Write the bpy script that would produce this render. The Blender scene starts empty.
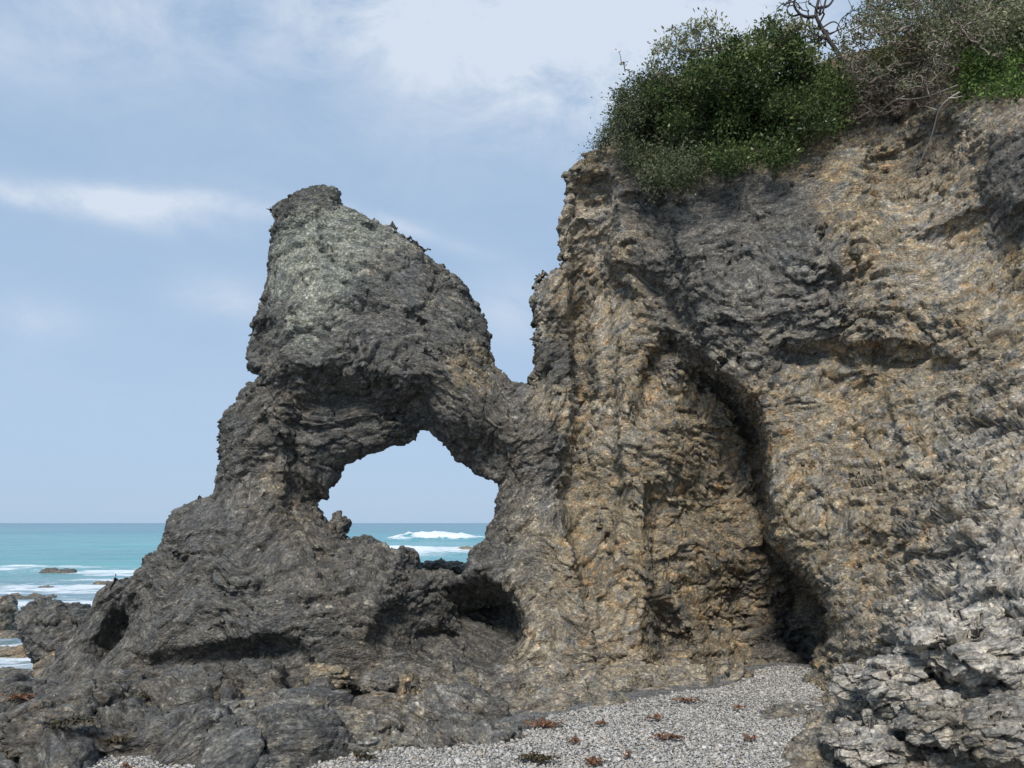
import bpy, math, random, time
import numpy as np
from mathutils import Vector, Euler
from mathutils.bvhtree import BVHTree
T0 = time.time()
VOX = 0.05
random.seed(7); RNG = np.random.RandomState(11)
C = bpy.context.scene.collection
R = math.radians
# ------------------------------------------------------------------ camera geometry
EYE = 1.7; F = 788.0; PITCH = math.atan(139 / F); CS, SN = math.cos(PITCH), math.sin(PITCH)
def at(px, py, Y):
    b = 384 - py
    y = F * CS - b * SN; z = F * SN + b * CS
    return np.array([(px - 512) / y * Y, Y, EYE + z / y * Y])
def ground(px, py, zz):
    b = 384 - py
    y = F * CS - b * SN; z = F * SN + b * CS
    return at(px, py, (zz - EYE) / (z / y))
# ------------------------------------------------------------------ object helpers
def tag(o, label=None, cat=None, group=None, kind=None):
    if label: o['label'] = label
    if cat: o['category'] = cat
    if group: o['group'] = group
    if kind: o['kind'] = kind
    return o
def mesh(name, V, Fc, mat=None, parent=None, smooth=True, attrs=None):
    """V (n,3); Fc list of arrays (m,k)"""
    me = bpy.data.meshes.new(name)
    V = np.asarray(V, np.float32)
    if isinstance(Fc, np.ndarray): Fc = [Fc]
    tot = sum(f.size for f in Fc); nf = sum(len(f) for f in Fc)
    me.vertices.add(len(V)); me.vertices.foreach_set('co', V.ravel())
    me.loops.add(tot); me.loops.foreach_set('vertex_index', np.concatenate([f.ravel() for f in Fc]).astype(np.int32))
    sizes = np.concatenate([np.full(len(f), f.shape[1], np.int32) for f in Fc])
    me.polygons.add(nf); me.polygons.foreach_set('loop_start', (np.cumsum(sizes) - sizes).astype(np.int32))
    me.update(calc_edges=True)
    if smooth: me.polygons.foreach_set('use_smooth', np.ones(nf, bool))
    for k, (typ, dom, data) in (attrs or {}).items():
        a = me.attributes.new(k, typ, dom)
        a.data.foreach_set('vector' if typ == 'FLOAT_VECTOR' else 'value', np.asarray(data, np.float32).ravel())
    if mat: me.materials.append(mat)
    o = bpy.data.objects.new(name, me); C.objects.link(o)
    if parent: o.parent = parent
    return o
def empty(name, loc=(0, 0, 0)):
    o = bpy.data.objects.new(name, None); C.objects.link(o); o.location = loc; o.empty_display_size = .1
    return o
# ------------------------------------------------------------------ noise
_TAB = np.random.RandomState(5).rand(64 ** 3).astype(np.float32) * 2 - 1
def noise(p, seed=0):
    p = np.asarray(p, np.float32) + np.float32(seed * 7.31 + 100)
    i = np.floor(p); f = p - i; i = i.astype(np.int32) & 63; j = (i + 1) & 63
    f = f * f * f * (f * (f * 6 - 15) + 10)
    x0, y0, z0 = i[:, 0] * 4096, i[:, 1] * 64, i[:, 2]; x1, y1, z1 = j[:, 0] * 4096, j[:, 1] * 64, j[:, 2]
    fx, fy, fz = f[:, 0], f[:, 1], f[:, 2]
    def L(a, b, t): return a + (b - a) * t
    a = L(L(_TAB[x0 + y0 + z0], _TAB[x1 + y0 + z0], fx), L(_TAB[x0 + y1 + z0], _TAB[x1 + y1 + z0], fx), fy)
    b = L(L(_TAB[x0 + y0 + z1], _TAB[x1 + y0 + z1], fx), L(_TAB[x0 + y1 + z1], _TAB[x1 + y1 + z1], fx), fy)
    return L(a, b, fz)
def fbm(p, oct=4, seed=0, gain=.5):
    s = 0; a = 1; t = 0
    p = np.asarray(p, np.float32)
    for k in range(oct):
        s = s + a * noise(p * np.float32(2.03 ** k), seed + k * 3); t += a; a *= gain
    return s / t
def hsh(ix, iy, iz, k):
    h = (ix.astype(np.int64) * 73856093) ^ (iy.astype(np.int64) * 19349663) ^ (iz.astype(np.int64) * 83492791) ^ (k * 2654435761)
    h = (h ^ (h >> 13)) * 1274126177; h = h ^ (h >> 16)
    return ((h & 0xFFFF) / 65535.0).astype(np.float32)
def facets(p, seed=0, sh=0.):
    """cellular facets: offset of a randomly tilted plane of the nearest cell, and F1"""
    p = np.asarray(p, np.float32); b = np.floor(p).astype(np.int32); n = len(p)
    best = np.full(n, 9, np.float32); second = best.copy(); val = np.zeros(n, np.float32)
    for dx in (-1, 0, 1):
        for dy in (-1, 0, 1):
            for dz in (-1, 0, 1):
                cx, cy, cz = b[:, 0] + dx, b[:, 1] + dy, b[:, 2] + dz
                ox = cx + hsh(cx, cy, cz, seed + 1) - p[:, 0]; oy = cy + hsh(cx, cy, cz, seed + 2) - p[:, 1]; oz = cz + hsh(cx, cy, cz, seed + 3) - p[:, 2]
                d = ox * ox + oy * oy + oz * oz
                m = d < best
                second = np.where(m, best, np.minimum(second, d))
                v = sh * oz + (.55 - .2 * (sh > 0)) * (hsh(cx, cy, cz, seed + 4) - .5) + 1.4 * ((hsh(cx, cy, cz, seed + 5) - .5) * ox + (hsh(cx, cy, cz, seed + 6) - .5) * oy + (hsh(cx, cy, cz, seed + 7) - .5) * oz)
                val = np.where(m, v, val); best = np.where(m, d, best)
    return val, np.sqrt(second) - np.sqrt(best)
def sstep(a, b, x):
    t = np.clip((x - a) / (b - a), 0, 1); return t * t * (3 - 2 * t)
# ------------------------------------------------------------------ 2D helpers
def sdpoly(P, x, z):
    """signed distance, positive inside; P (n,2)"""
    P = np.asarray(P, float); d = np.full(x.shape, 1e9); ins = np.zeros(x.shape, bool)
    for a, b in zip(P, np.roll(P, -1, 0)):
        e = b - a; wx, wz = x - a[0], z - a[1]
        t = np.clip((wx * e[0] + wz * e[1]) / (e @ e + 1e-12), 0, 1)
        d = np.minimum(d, (wx - e[0] * t) ** 2 + (wz - e[1] * t) ** 2)
        c = (a[1] > z) != (b[1] > z)
        if b[1] != a[1]:
            ins ^= c & (x < (b[0] - a[0]) * (z - a[1]) / (b[1] - a[1]) + a[0])
    return np.where(ins, 1, -1) * np.sqrt(d)
def rbf(pts, vals, x, z, lam=0.02):
    """smooth scattered interpolation (r kernel + plane)"""
    pts = np.asarray(pts, float); vals = np.asarray(vals, float); n = len(pts)
    K = np.linalg.norm(pts[:, None] - pts[None], axis=2)
    A = np.zeros((n + 3, n + 3)); A[:n, :n] = -K + lam * -np.eye(n) * 0 + np.eye(n) * lam; A[:n, n] = 1; A[:n, n + 1:] = pts; A[n, :n] = 1; A[n + 1:, :n] = pts.T
    w = np.linalg.solve(A, np.concatenate([vals, [0, 0, 0]]))
    out = w[n] + w[n + 1] * x + w[n + 2] * z
    for i in range(n): out = out - w[i] * np.sqrt((x - pts[i, 0]) ** 2 + (z - pts[i, 1]) ** 2)
    return out
def inpoly_px(poly, px, py): return sdpoly(poly, np.asarray(px, float), np.asarray(py, float))
# ================================================================== ROCK MASS
YM = 11.0     # middle depth of the arch wall
OUT = [(-200, 900), (-200, 800), (-60, 735), (15, 700), (45, 672), (70, 640), (78, 618), (98, 592), (130, 567), (158, 545), (165, 517), (185, 504), (213, 497), (216, 470), (212, 438), (225, 413),
       (240, 400), (254, 380), (243, 350), (247, 325), (259, 302), (268, 283), (265, 255), (271, 235), (266, 214), (278, 201), (300, 190), (318, 186), (337, 186), (349, 202), (368, 212), (400, 231),
       (427, 248), (448, 271), (471, 288), (490, 310), (492, 336), (498, 365), (515, 396), (535, 388), (540, 376), (532, 350), (527, 320), (530, 290), (545, 272), (562, 258), (559, 220),
       (567, 192), (565, 172), (585, 158), (610, 140), (640, 120), (680, 110), (760, 88), (830, 66), (900, 24), (1000, -18), (1100, -60), (1500, -160), (1500, 900)]
HOLE = [(316, 497), (330, 476), (346, 463), (370, 453), (393, 442), (417, 437), (423, 428), (433, 440), (450, 454), (475, 467), (490, 479), (498, 490), (494, 506), (487, 521), (478, 540), (470, 558),
        (460, 574), (440, 577), (418, 572), (412, 553), (404, 546), (390, 552), (375, 541), (352, 538), (345, 526), (330, 516)]
# front surface control points: pixel x, pixel y, depth
CP = [(0, 760, 10.5), (0, 700, 10.6), (60, 690, 10.6), (80, 650, 10.6), (100, 600, 10.9), (100, 700, 10.3), (150, 560, 10.6), (170, 620, 9.9), (150, 680, 9.9), (200, 520, 10.5), (230, 560, 9.8), (240, 620, 9.5), (230, 680, 9.6),
      (230, 450, 10.5), (260, 500, 10.1), (300, 540, 10.0), (300, 600, 9.6), (320, 660, 9.6), (250, 400, 10.5), (255, 340, 10.6), (280, 250, 10.6), (300, 205, 10.7), (330, 215, 10.5), (330, 260, 10.15), (300, 320, 10.1),
      (290, 375, 9.85), (340, 350, 9.9), (385, 375, 9.95), (300, 420, 10.35), (350, 410, 10.4), (400, 415, 10.5), (370, 300, 10.1), (420, 300, 10.3), (430, 370, 10.1), (470, 330, 10.5), (480, 400, 10.3), (440, 420, 10.3),
      (500, 430, 10.4), (495, 470, 10.6), (360, 570, 10.1), (350, 630, 9.5), (400, 585, 10.2), (440, 600, 10.0), (500, 530, 10.4), (520, 580, 9.9), (520, 470, 10.5), (540, 420, 10.6), (480, 560, 10.3), (450, 690, 9.9), (380, 690, 9.8),
      (535, 650, 9.6), (540, 700, 9.8), (550, 330, 10.9), (560, 270, 11.0), (580, 190, 10.7), (600, 250, 10.6), (590, 350, 10.5), (580, 450, 10.4), (600, 520, 10.2), (560, 560, 10.1), (600, 600, 9.9), (620, 650, 9.6), (620, 690, 9.8),
      (618, 300, 10.35), (625, 420, 10.15), (640, 210, 10.0), (640, 250, 9.85), (690, 200, 9.9), (660, 300, 9.75), (700, 260, 9.4), (690, 330, 9.5), (720, 370, 9.4), (760, 300, 9.1), (760, 200, 9.4), (700, 150, 10.2), (760, 120, 10.4),
      (830, 120, 9.9), (830, 160, 9.4), (900, 130, 9.5), (900, 200, 8.9), (830, 250, 8.9), (860, 320, 8.6), (960, 110, 8.9), (960, 200, 8.5), (1020, 130, 7.7), (1012, 200, 7.5), (985, 190, 8.3), (1000, 255, 8.1), (940, 300, 8.3), (1020, 300, 7.8), (1024, 90, 8.6),
      (650, 400, 9.85), (650, 480, 9.85), (650, 560, 9.95), (680, 640, 9.8), (700, 420, 9.75), (700, 500, 9.9), (720, 580, 10.1), (730, 650, 9.9), (690, 690, 10.0), (760, 670, 10.0),
      (775, 360, 9.15), (800, 400, 9.0), (800, 460, 8.9), (800, 520, 8.8), (820, 580, 8.7), (830, 620, 8.6), (835, 665, 8.4), (860, 380, 8.8), (870, 450, 8.5), (880, 550, 8.1), (880, 620, 7.7), (840, 690, 8.0), (800, 700, 8.8),
      (940, 370, 8.15), (950, 430, 7.7), (940, 520, 7.4), (930, 600, 7.0), (1000, 400, 7.3), (1010, 480, 6.8), (1000, 560, 6.3), (1024, 600, 6.0), (960, 640, 6.2), (900, 680, 6.5), (870, 720, 6.4), (920, 730, 5.9), (1000, 680, 5.6), (1024, 740, 5.3), (820, 740, 7.0),
      (1100, 600, 5.7), (1100, 300, 7.2), (1100, 100, 8.0), (1100, 760, 5.2), (1250, 400, 6.3), (1400, 100, 7.0), (1400, 800, 5.0), (-100, 700, 10.6), (1100, -20, 8.5), (500, 768, 9.9), (700, 768, 9.9), (200, 768, 9.8)]
CPW = np.array([at(*c) for c in CP])
x0, x1, y0, y1, z0, z1 = -8.6, 8.4, 4.6, 14.2, -1.5, 8.4
gx = np.arange(x0, x1, VOX); gy = np.arange(y0, y1, VOX); gz = np.arange(z0, z1, VOX)
NX, NY, NZ = len(gx), len(gy), len(gz)
XX, ZZ = np.meshgrid(gx, gz, indexing='ij')
# the front face is surveyed from the beach: depth against bearing (x/y) and slope (z/y)
gu = np.arange(-1.9, 1.9, .006); gv = np.arange(-.75, 1.5, .006)
UU, VV = np.meshgrid(gu, gv, indexing='ij')
def uv(px, py):
    p = at(px, py, 1.); return p[0], p[2] - EYE
Yf2 = rbf([uv(c[0], c[1]) for c in CP], [c[2] for c in CP], UU, VV, .002)
def front_at(P, y=None):
    y = P[:, 1]; a = (P[:, 0] / y - gu[0]) / .006; b = ((P[:, 2] - EYE) / y - gv[0]) / .006
    a = np.clip(a, 0, len(gu) - 1.01); b = np.clip(b, 0, len(gv) - 1.01); i = a.astype(np.int32); j = b.astype(np.int32); a = (a - i).astype(np.float32); b = (b - j).astype(np.float32)
    M = Yf2f; k = i * len(gv) + j; G = len(gv)
    return (M[k] * (1 - a) + M[k + G] * a) * (1 - b) + (M[k + 1] * (1 - a) + M[k + G + 1] * a) * b
def W(poly, Y=YM): return [(at(p[0], p[1], Y)[[0, 2]]) for p in poly]
def WD(poly):       # polygon whose vertices carry their own depth
    return [(at(*p)[[0, 2]]) for p in poly]
dsil = np.minimum(sdpoly(W(OUT), XX, ZZ), -sdpoly(W(HOLE), XX, ZZ))
def dent(poly, amp, soft, apts=None):
    global Yf2
    d = sdpoly([uv(p[0], p[1]) for p in poly], UU, VV) * 9.5
    k = np.clip((d + soft * .15) / soft, 0, 1); k = np.sqrt(1 - (1 - k) ** 2)
    if apts is not None:
        ww = 0; s = 0
        for a in apts:
            qx, qz = uv(a[0], a[1]); w = 1 / ((UU - qx) ** 2 + (VV - qz) ** 2 + .0003) ** 1.5; ww = ww + w; s = s + w * a[3]
        amp = s / ww
    Yf2 = Yf2 + amp * k
# right cave: sharp right edge under the buttress, fading to the left
dent([(668, 330, 9.6), (700, 362, 9.5), (735, 385, 9.3), (762, 420, 9.2), (766, 470, 9.1), (772, 540, 9.0), (798, 573, 8.9), (826, 605, 8.8), (824, 640, 8.7), (812, 668, 8.7), (770, 690, 9), (700, 690, 9.4), (660, 640, 9.8), (650, 560, 10), (640, 450, 10), (640, 370, 10)],
     1, .08, [(690, 350, 9.6, .25), (735, 400, 9.3, .7), (755, 450, 9.2, .95), (755, 520, 9.1, 1.2), (800, 600, 8.8, 2.0), (815, 640, 8.8, 1.9), (760, 640, 9.2, 1.0), (770, 590, 9.0, 1.2), (650, 600, 9.9, .15), (650, 450, 10, .1), (700, 560, 9.8, .4), (700, 670, 9.4, .3), (760, 685, 9, .6)])
# cave under the arch sill
dent([(385, 612, 10), (410, 590, 10), (440, 578, 10), (480, 580, 10), (505, 594, 10), (517, 615, 9.9), (517, 640, 9.8), (505, 658, 9.7), (470, 668, 9.6), (420, 672, 9.5), (390, 660, 9.6), (372, 640, 9.7)],
     1, .35, [(400, 600, 10, .5), (470, 600, 10, 1.5), (500, 620, 9.9, 1.6), (500, 650, 9.8, 1.2), (430, 625, 9.9, .9), (400, 650, 9.7, .3), (440, 660, 9.6, .4)])
# slit at the foot of the brown column
dent([(650, 600, 9.8), (668, 605, 9.8), (680, 625, 9.7), (688, 650, 9.6), (680, 668, 9.5), (655, 668, 9.5), (645, 640, 9.7)], .4, .3)
# hollow in the left flank
dent([(98, 606, 10.8), (114, 602, 10.7), (133, 604, 10.5), (140, 612, 10.3), (128, 640, 10.2), (100, 655, 10.3), (84, 662, 10.4), (84, 640, 10.6)], .22, .25)
# long undercut at the foot of the arch
dent([(135, 662, 9.6), (180, 655, 9.5), (230, 648, 9.3), (270, 638, 9.2), (300, 650, 9.2), (310, 668, 9.1), (260, 674, 9.1), (190, 678, 9.2), (145, 676, 9.4)], .42, .4)
# shaded hollow under the brow of the arch
dent([(285, 385, 10), (330, 372, 10), (385, 378, 10), (420, 395, 10.1), (425, 425, 10.3), (380, 440, 10.4), (330, 440, 10.3), (295, 430, 10.2)], .15, .5)
dent([(248, 330, 10.5), (275, 322, 10.4), (280, 345, 10.4), (262, 362, 10.5), (244, 352, 10.6)], .3, .15)
# vertical groove between the brown column and the main face
dent([(560, 330, 10.8), (585, 300, 10.7), (592, 400, 10.5), (585, 500, 10.3), (565, 470, 10.5), (558, 400, 10.6)], .35, .5)
dent([(572, 185, 0), (600, 172, 0), (612, 178, 0), (618, 230, 0), (612, 260, 0), (614, 300, 0), (620, 360, 0), (618, 420, 0), (622, 480, 0), (612, 560, 0), (585, 600, 0), (560, 500, 0), (575, 400, 0), (570, 300, 0)], .42, .10)
dent([(612, 262, 0), (640, 270, 0), (668, 290, 0), (690, 345, 0), (712, 368, 0), (700, 420, 0), (640, 420, 0), (622, 360, 0)], .30, .10)
dent([(696, 362, 0), (735, 388, 0), (764, 430, 0), (769, 480, 0), (774, 542, 0), (800, 575, 0), (790, 590, 0), (762, 550, 0), (754, 490, 0), (748, 440, 0), (724, 402, 0), (692, 374, 0)], .27, .06)  # narrow slit added along the recess lip so its edge reads dark
# hollow below the ledge at the right
dent([(770, 352, 9.2), (860, 345, 8.8), (930, 352, 8.3), (965, 368, 8.0), (930, 385, 8.1), (870, 400, 8.5), (800, 440, 8.9), (778, 400, 9.1)], .24, .3)
dent([(870, 165, 9.2), (950, 120, 8.8), (955, 150, 8.8), (930, 215, 8.8), (880, 230, 8.9)], .3, .6)
dent([(850, 660, 7.2), (880, 650, 7.0), (905, 668, 6.6), (880, 700, 6.5), (855, 690, 6.9)], .3, .15)
dent([(620, 195, 10.0), (665, 200, 9.9), (700, 345, 9.5), (650, 300, 9.8), (622, 260, 10.1)], .3, .25)
# gentle extra relief in the front surface
q = np.stack([UU.ravel(), np.zeros(UU.size), VV.ravel()], 1) * 9.5
Yf2 = Yf2 + (.11 * fbm(q / 1.3, 3, 3)).reshape(UU.shape); Yf2f = Yf2.astype(np.float32).ravel()
# hollows that reach in behind their lips: pixel, depth, radii
CARVE = [(806, 630, 10.15, .5, .75, .42), (780, 600, 10.3, .40, .5, .5), (775, 655, 10.1, .45, .6, .2), (486, 622, 10.75, .50, 1.0, .36), (440, 642, 10.4, .45, .7, .18),
         (120, 628, 11.0, .22, .62, .26), (104, 648, 10.9, .16, .5, .18), (672, 648, 9.9, .09, .4, .20), (880, 680, 6.9, .2, .4, .16)]
# ------------------------------------------------------------------ ground heights
GP = [(600, 768, 0), (400, 768, -.03), (150, 768, -.06), (780, 768, .04), (800, 690, .03), (700, 700, .02), (550, 718, 0), (470, 730, 0), (620, 680, .12), (690, 675, .1), (480, 690, .12), (540, 680, .16), (350, 695, .0), (330, 672, -.02), (400, 700, .1), (400, 725, .06),
      (250, 700, .16), (180, 720, .22), (210, 745, .2), (270, 735, .28), (330, 745, .16), (150, 735, .06), (100, 735, .06), (50, 730, .0), (0, 768, -.1), (0, 700, -.12), (100, 700, .1), (60, 690, -.05), (20, 680, -.25), (-60, 680, -.5), (-60, 740, -.3), (300, 690, .1), (860, 740, .1), (1000, 768, .1), (760, 680, .08), (440, 668, -.08), (500, 660, -.08), (400, 668, -.04), (800, 664, .0), (680, 665, .02), (220, 668, -.05)]
GPW = [ground(*g) for g in GP]
GX = [(p[0], p[1]) for p in GPW] + [(-6, 9.6), (-5, 10.5), (-3, 12), (0, 12), (2, 12), (5, 12), (-1.2, 12.5), (-8, 9), (-8, 6.5), (-4, 5), (0, 4.6), (4, 5), (0, 14), (-3, 14), (3, 14), (-8, 12), (-8, 14), (8, 8)]
GZ = [g[2] for g in GP] + [-.35, -.5, -.2, .15, .2, .2, .9, -1.0, -.4, -.1, 0, .05, .5, -1.2, .5, -1.5, -1.6, .2]
PEB = [(-20, 790), (60, 790), (100, 757), (150, 755), (185, 768), (300, 769), (368, 750), (372, 738), (400, 728), (440, 732), (470, 742), (520, 738), (560, 718), (600, 708), (640, 705), (700, 696), (745, 688), (790, 676), (822, 682), (815, 700), (790, 735), (775, 800), (900, 1500), (0, 1500)]
PEBW = [ground(p[0], p[1], 0)[:2] for p in PEB]
def peb_d(x, y): return sdpoly(PEBW, x, y)
def beach_z(x, y):
    return .012 * (x) + .02 * fbm(np.stack([x.ravel() / 1.1, y.ravel() / 1.1, np.zeros(x.size)], 1), 2, 9).reshape(x.shape) + .03 * sstep(8.4, 10, y)
XG, YG = np.meshgrid(gx, gy, indexing='ij')
H2 = rbf(GX, GZ, XG, YG, .05)
q = np.stack([XG.ravel(), YG.ravel() * 1.0, np.zeros(XG.size)], 1)
hum = fbm(q / .9 , 4, 21).reshape(XG.shape)
hf = facets(np.stack([XG.ravel() / .7, YG.ravel() / .5, XG.ravel() * 0], 1), 91)
H2 = H2 + .16 * (1 - 2 * np.abs(hum)) - .09 + (.16 * hf[0] - .26 * sstep(.22, 0, hf[1])).reshape(XG.shape)
for px, py, rx, ry, hh in [(265, 738, .62, .34, .22), (215, 742, .3, .25, .12), (330, 742, .5, .25, .12), (60, 712, .9, .5, .14), (130, 712, .5, .3, .10), (300, 705, .5, .2, .12), (450, 700, .6, .2, .10), (640, 690, .7, .15, .06), (30, 745, .7, .4, .2)]:
    g_ = ground(px, py, .1); e_ = 1 - ((XG - g_[0]) / rx) ** 2 - ((YG - g_[1]) / ry) ** 2; H2 = H2 + .6 * hh * np.sqrt(np.clip(e_, 0, 1))
dp = peb_d(XG, YG)
H2 = H2 - .28 * sstep(-.12, .16, dp) 
# ------------------------------------------------------------------ 3D field
f = np.empty((NX, NY, NZ), np.float32)

def sample_all():
    out = np.empty((NX, NY, NZ), np.float32)
    Z3 = np.repeat(gz[None], NY, 0).ravel(); Y3 = np.repeat(gy[:, None], NZ, 1).ravel()
    for i in range(NX): out[i] = front_at(np.stack([np.full(Y3.size, gx[i]), Y3, Z3], 1)).reshape(NY, NZ)
    return out
def carve(f, P, wob=0.):
    for px, py, Y, rx, ry, rz in CARVE:
        c = at(px, py, Y); m = (np.abs(P[0] - c[0]) < rx * 2.2 + .3) & (np.abs(P[1] - c[1]) < ry * 2.2 + .3) & (np.abs(P[2] - c[2]) < rz * 2.2 + .3)
        r = min(rx, ry, rz); e = (np.sqrt(((P[0] - c[0]) / rx) ** 2 + ((P[1] - c[1]) / ry) ** 2 + ((P[2] - c[2]) / rz) ** 2) - 1) * r + wob * min(1., r / .5)
        h = np.clip(.5 - .5 * (f + e) / -.12, 0, 1)
        f = np.where(m, np.maximum(f, -e) + .03 * np.exp(-((f + e) / .1) ** 2), f)
    return f
Yf = sample_all(); D = dsil.astype(np.float32)[:, None, :]; Yv = gy.astype(np.float32)[None, :, None]
right = sstep(.6, 2.2, XX).astype(np.float32)[:, None, :]
def rockf(Yfv, d, y, rt, dn=0., yn=0.):
    d = d + dn - .13 * np.maximum(y - YM, 0)
    RR = .55
    k = np.sqrt(np.clip(1 - (1 - np.clip(d / RR, 0, 1)) ** 2, 0, 1))
    ym = np.float32(YM)
    mid = ym
    front = mid - (mid - Yfv) * (.25 * np.clip(d / RR, 0, 1) + .75 * k) + yn
    back = mid + (1.15 + 1.6 * rt) * k
    g = np.maximum(front - y, y - back)
    return np.where(d > 0, g, np.maximum(g, -d))
fr = rockf(Yf, D, Yv, right)
fg = (gz.astype(np.float32)[None, None, :] - H2.astype(np.float32)[:, :, None])
def smin(a, b, k):
    h = np.clip(.5 + .5 * (b - a) / k, 0, 1); return b * (1 - h) + a * h - k * h * (1 - h)
G3 = np.meshgrid(gx.astype(np.float32), gy.astype(np.float32), gz.astype(np.float32), indexing='ij', sparse=True)
fr = carve(fr, G3)
f = smin(fr, fg, .2)
band = np.nonzero(np.abs(f) < .55)
P = np.stack([gx[band[0]], gy[band[1]], gz[band[2]]], 1).astype(np.float32)
print('grid', f.shape, 'band', len(P), round(time.time() - T0, 1))
# strata potential: bedding direction changes from place to place (folded slate)
SA = [(320, 230, 10.5, -8), (420, 300, 10.3, -28), (470, 380, 10.3, -38), (290, 340, 10.1, 15), (350, 400, 10.2, 10), (235, 440, 10.5, 35), (270, 540, 10, 82), (340, 520, 10, 50), (330, 600, 9.6, 20), (410, 590, 10, 35), (180, 600, 9.8, 45), (150, 650, 9.5, 25), (110, 620, 10.3, 75),
      (450, 640, 9.6, -35), (520, 600, 9.8, 65), (560, 400, 10.5, 80), (600, 300, 10.4, 85), (540, 480, 10.4, 60), (600, 560, 10, 75), (700, 260, 9.5, 25), (700, 330, 9.5, -35), (830, 300, 8.7, 12), (850, 200, 9, 8), (960, 220, 8.4, 55), (690, 450, 10, -15), (680, 550, 10, 35), (730, 620, 10, 25),
      (800, 480, 8.9, 70), (870, 440, 8.5, 40), (880, 560, 8.0, 65), (960, 480, 7.2, 50), (1000, 600, 6.1, 18), (920, 700, 6, 15), (600, 700, 8.8, 8), (200, 740, 7.5, 8), (1000, 330, 7.7, 35)]
SAW = np.array([at(s[0], s[1], s[2]) for s in SA]); SAN = np.radians([s[3] for s in SA])
def strata(p):
    w1 = np.stack([fbm(p / 1.1, 2, 31), fbm(p / 1.1, 2, 37), fbm(p / 1.1, 2, 41)], 1)
    p2 = p + .17 * w1 + .05 * np.stack([fbm(p / .28, 2, 43), p[:, 0] * 0, fbm(p / .28, 2, 47)], 1)
    ws = 0; S = 0; U = 0
    for c, a in zip(SAW, SAN):
        dx, dz = p2[:, 0] - np.float32(c[0]), p2[:, 2] - np.float32(c[2])
        w = 1 / (dx * dx + dz * dz + np.float32(.12)) ** 2
        S = S + w * (-dx * np.float32(math.sin(a)) + dz * np.float32(math.cos(a)) + np.float32(c[2] * .5))
        U = U + w * (dx * np.float32(math.cos(a)) + dz * np.float32(math.sin(a)) + np.float32(c[0] * .5)); ws = ws + w
    S = S / ws; U = U / ws
    S = S + .30 * (p2[:, 1] - 10)
    return np.stack([U, p2[:, 1], S], 1).astype(np.float32)
st = strata(P)
def bed(p, st, a, b):
    q = p / np.float32(a); q[:, 2] += st[:, 2] / np.float32(b); return q
def calm(p):     # 0..1: how smooth the rock is (low shelf is smoother)
    return sstep(.9, .1, p[:, 2]) * sstep(2.6, 1.8, p[:, 0])
def ledges(st, th, seed, sharp=3., ln=3.):
    s = st[:, 2] / th; i = np.floor(s); t = s - i
    a = noise(np.stack([st[:, 0] / (th * ln), st[:, 1] / (th * ln), i * 3.7], 1), seed); b = noise(np.stack([st[:, 0] / (th * ln), st[:, 1] / (th * ln), (i + 1) * 3.7], 1), seed)
    t = sstep(.5 - .5 / sharp, .5 + .5 / sharp, t)
    return a * (1 - t) + b * t
SMOOTH = [(592, 230, 10.6, .35, .9), (592, 330, 10.5, .4, .9), (590, 430, 10.4, .4, .9), (595, 520, 10.2, .4, .7), (700, 470, 10.0, .5, .6), (720, 560, 10.2, .5, .6), (690, 610, 10, .4, .6), (800, 420, 9, .4, .7), (800, 510, 8.9, .4, .8), (850, 560, 8.5, .45, .7), (840, 620, 8.6, .35, .6), (930, 250, 8.5, .5, .5), (320, 290, 10.1, .4, .3)]
SMW = [at(*q[:3]) for q in SMOOTH]
cm = calm(P)
n_lo = fbm(P / .75, 3, 51)
ridg = 1 - 2 * np.abs(fbm(np.stack([st[:, 0] / .9, st[:, 1] / .9, st[:, 2] / .35], 1), 3, 61))
fv, _ = facets(bed(P, st, .5, .6), 3, .5)
led = ledges(st, .16, 71)
fb_, _ = facets(bed(P, st, 1.5, 2.6), 23, .3)
rgh = sstep(-.25, .35, fbm(P / .8, 2, 55) + .1)       # some faces are broken, some are smooth
rgh = rgh * (1 - .7 * np.clip(sum(q[4] * np.exp(-(((P[:, 0] - c[0]) ** 2 + .5 * (P[:, 1] - c[1]) ** 2 + (P[:, 2] - c[2]) ** 2) / q[3] ** 2)) for c, q in zip(SMW, SMOOTH)), 0, 1)).astype(np.float32)
yn = ((.06 * n_lo - .02 * ridg + .27 * fb_ + (.05 + .10 * rgh) * fv + .03 * rgh * led) * (1 - .65 * cm)).astype(np.float32)
dn = ((.07 * noise(P / .45, 81) + .08 * led + .10 * fv - .02) * (1 - .5 * cm)).astype(np.float32)
fr_b = rockf(Yf[band], dsil.astype(np.float32)[band[0], band[2]], P[:, 1], right[band[0], 0, band[2]], dn, yn)
gn = (.035 * n_lo + .05 * fv * .8 + .05 * led - .04 * ridg).astype(np.float32)
fr_b = carve(fr_b, P.T, .16 * n_lo + .12 * fv)
fg_b = fg[band] + gn * (1 - .7 * sstep(0, .5, (dp.astype(np.float32))[band[0], band[1]]))
f[band] = smin(fr_b, fg_b, .2)
print('field', round(time.time() - T0, 1))
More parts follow.
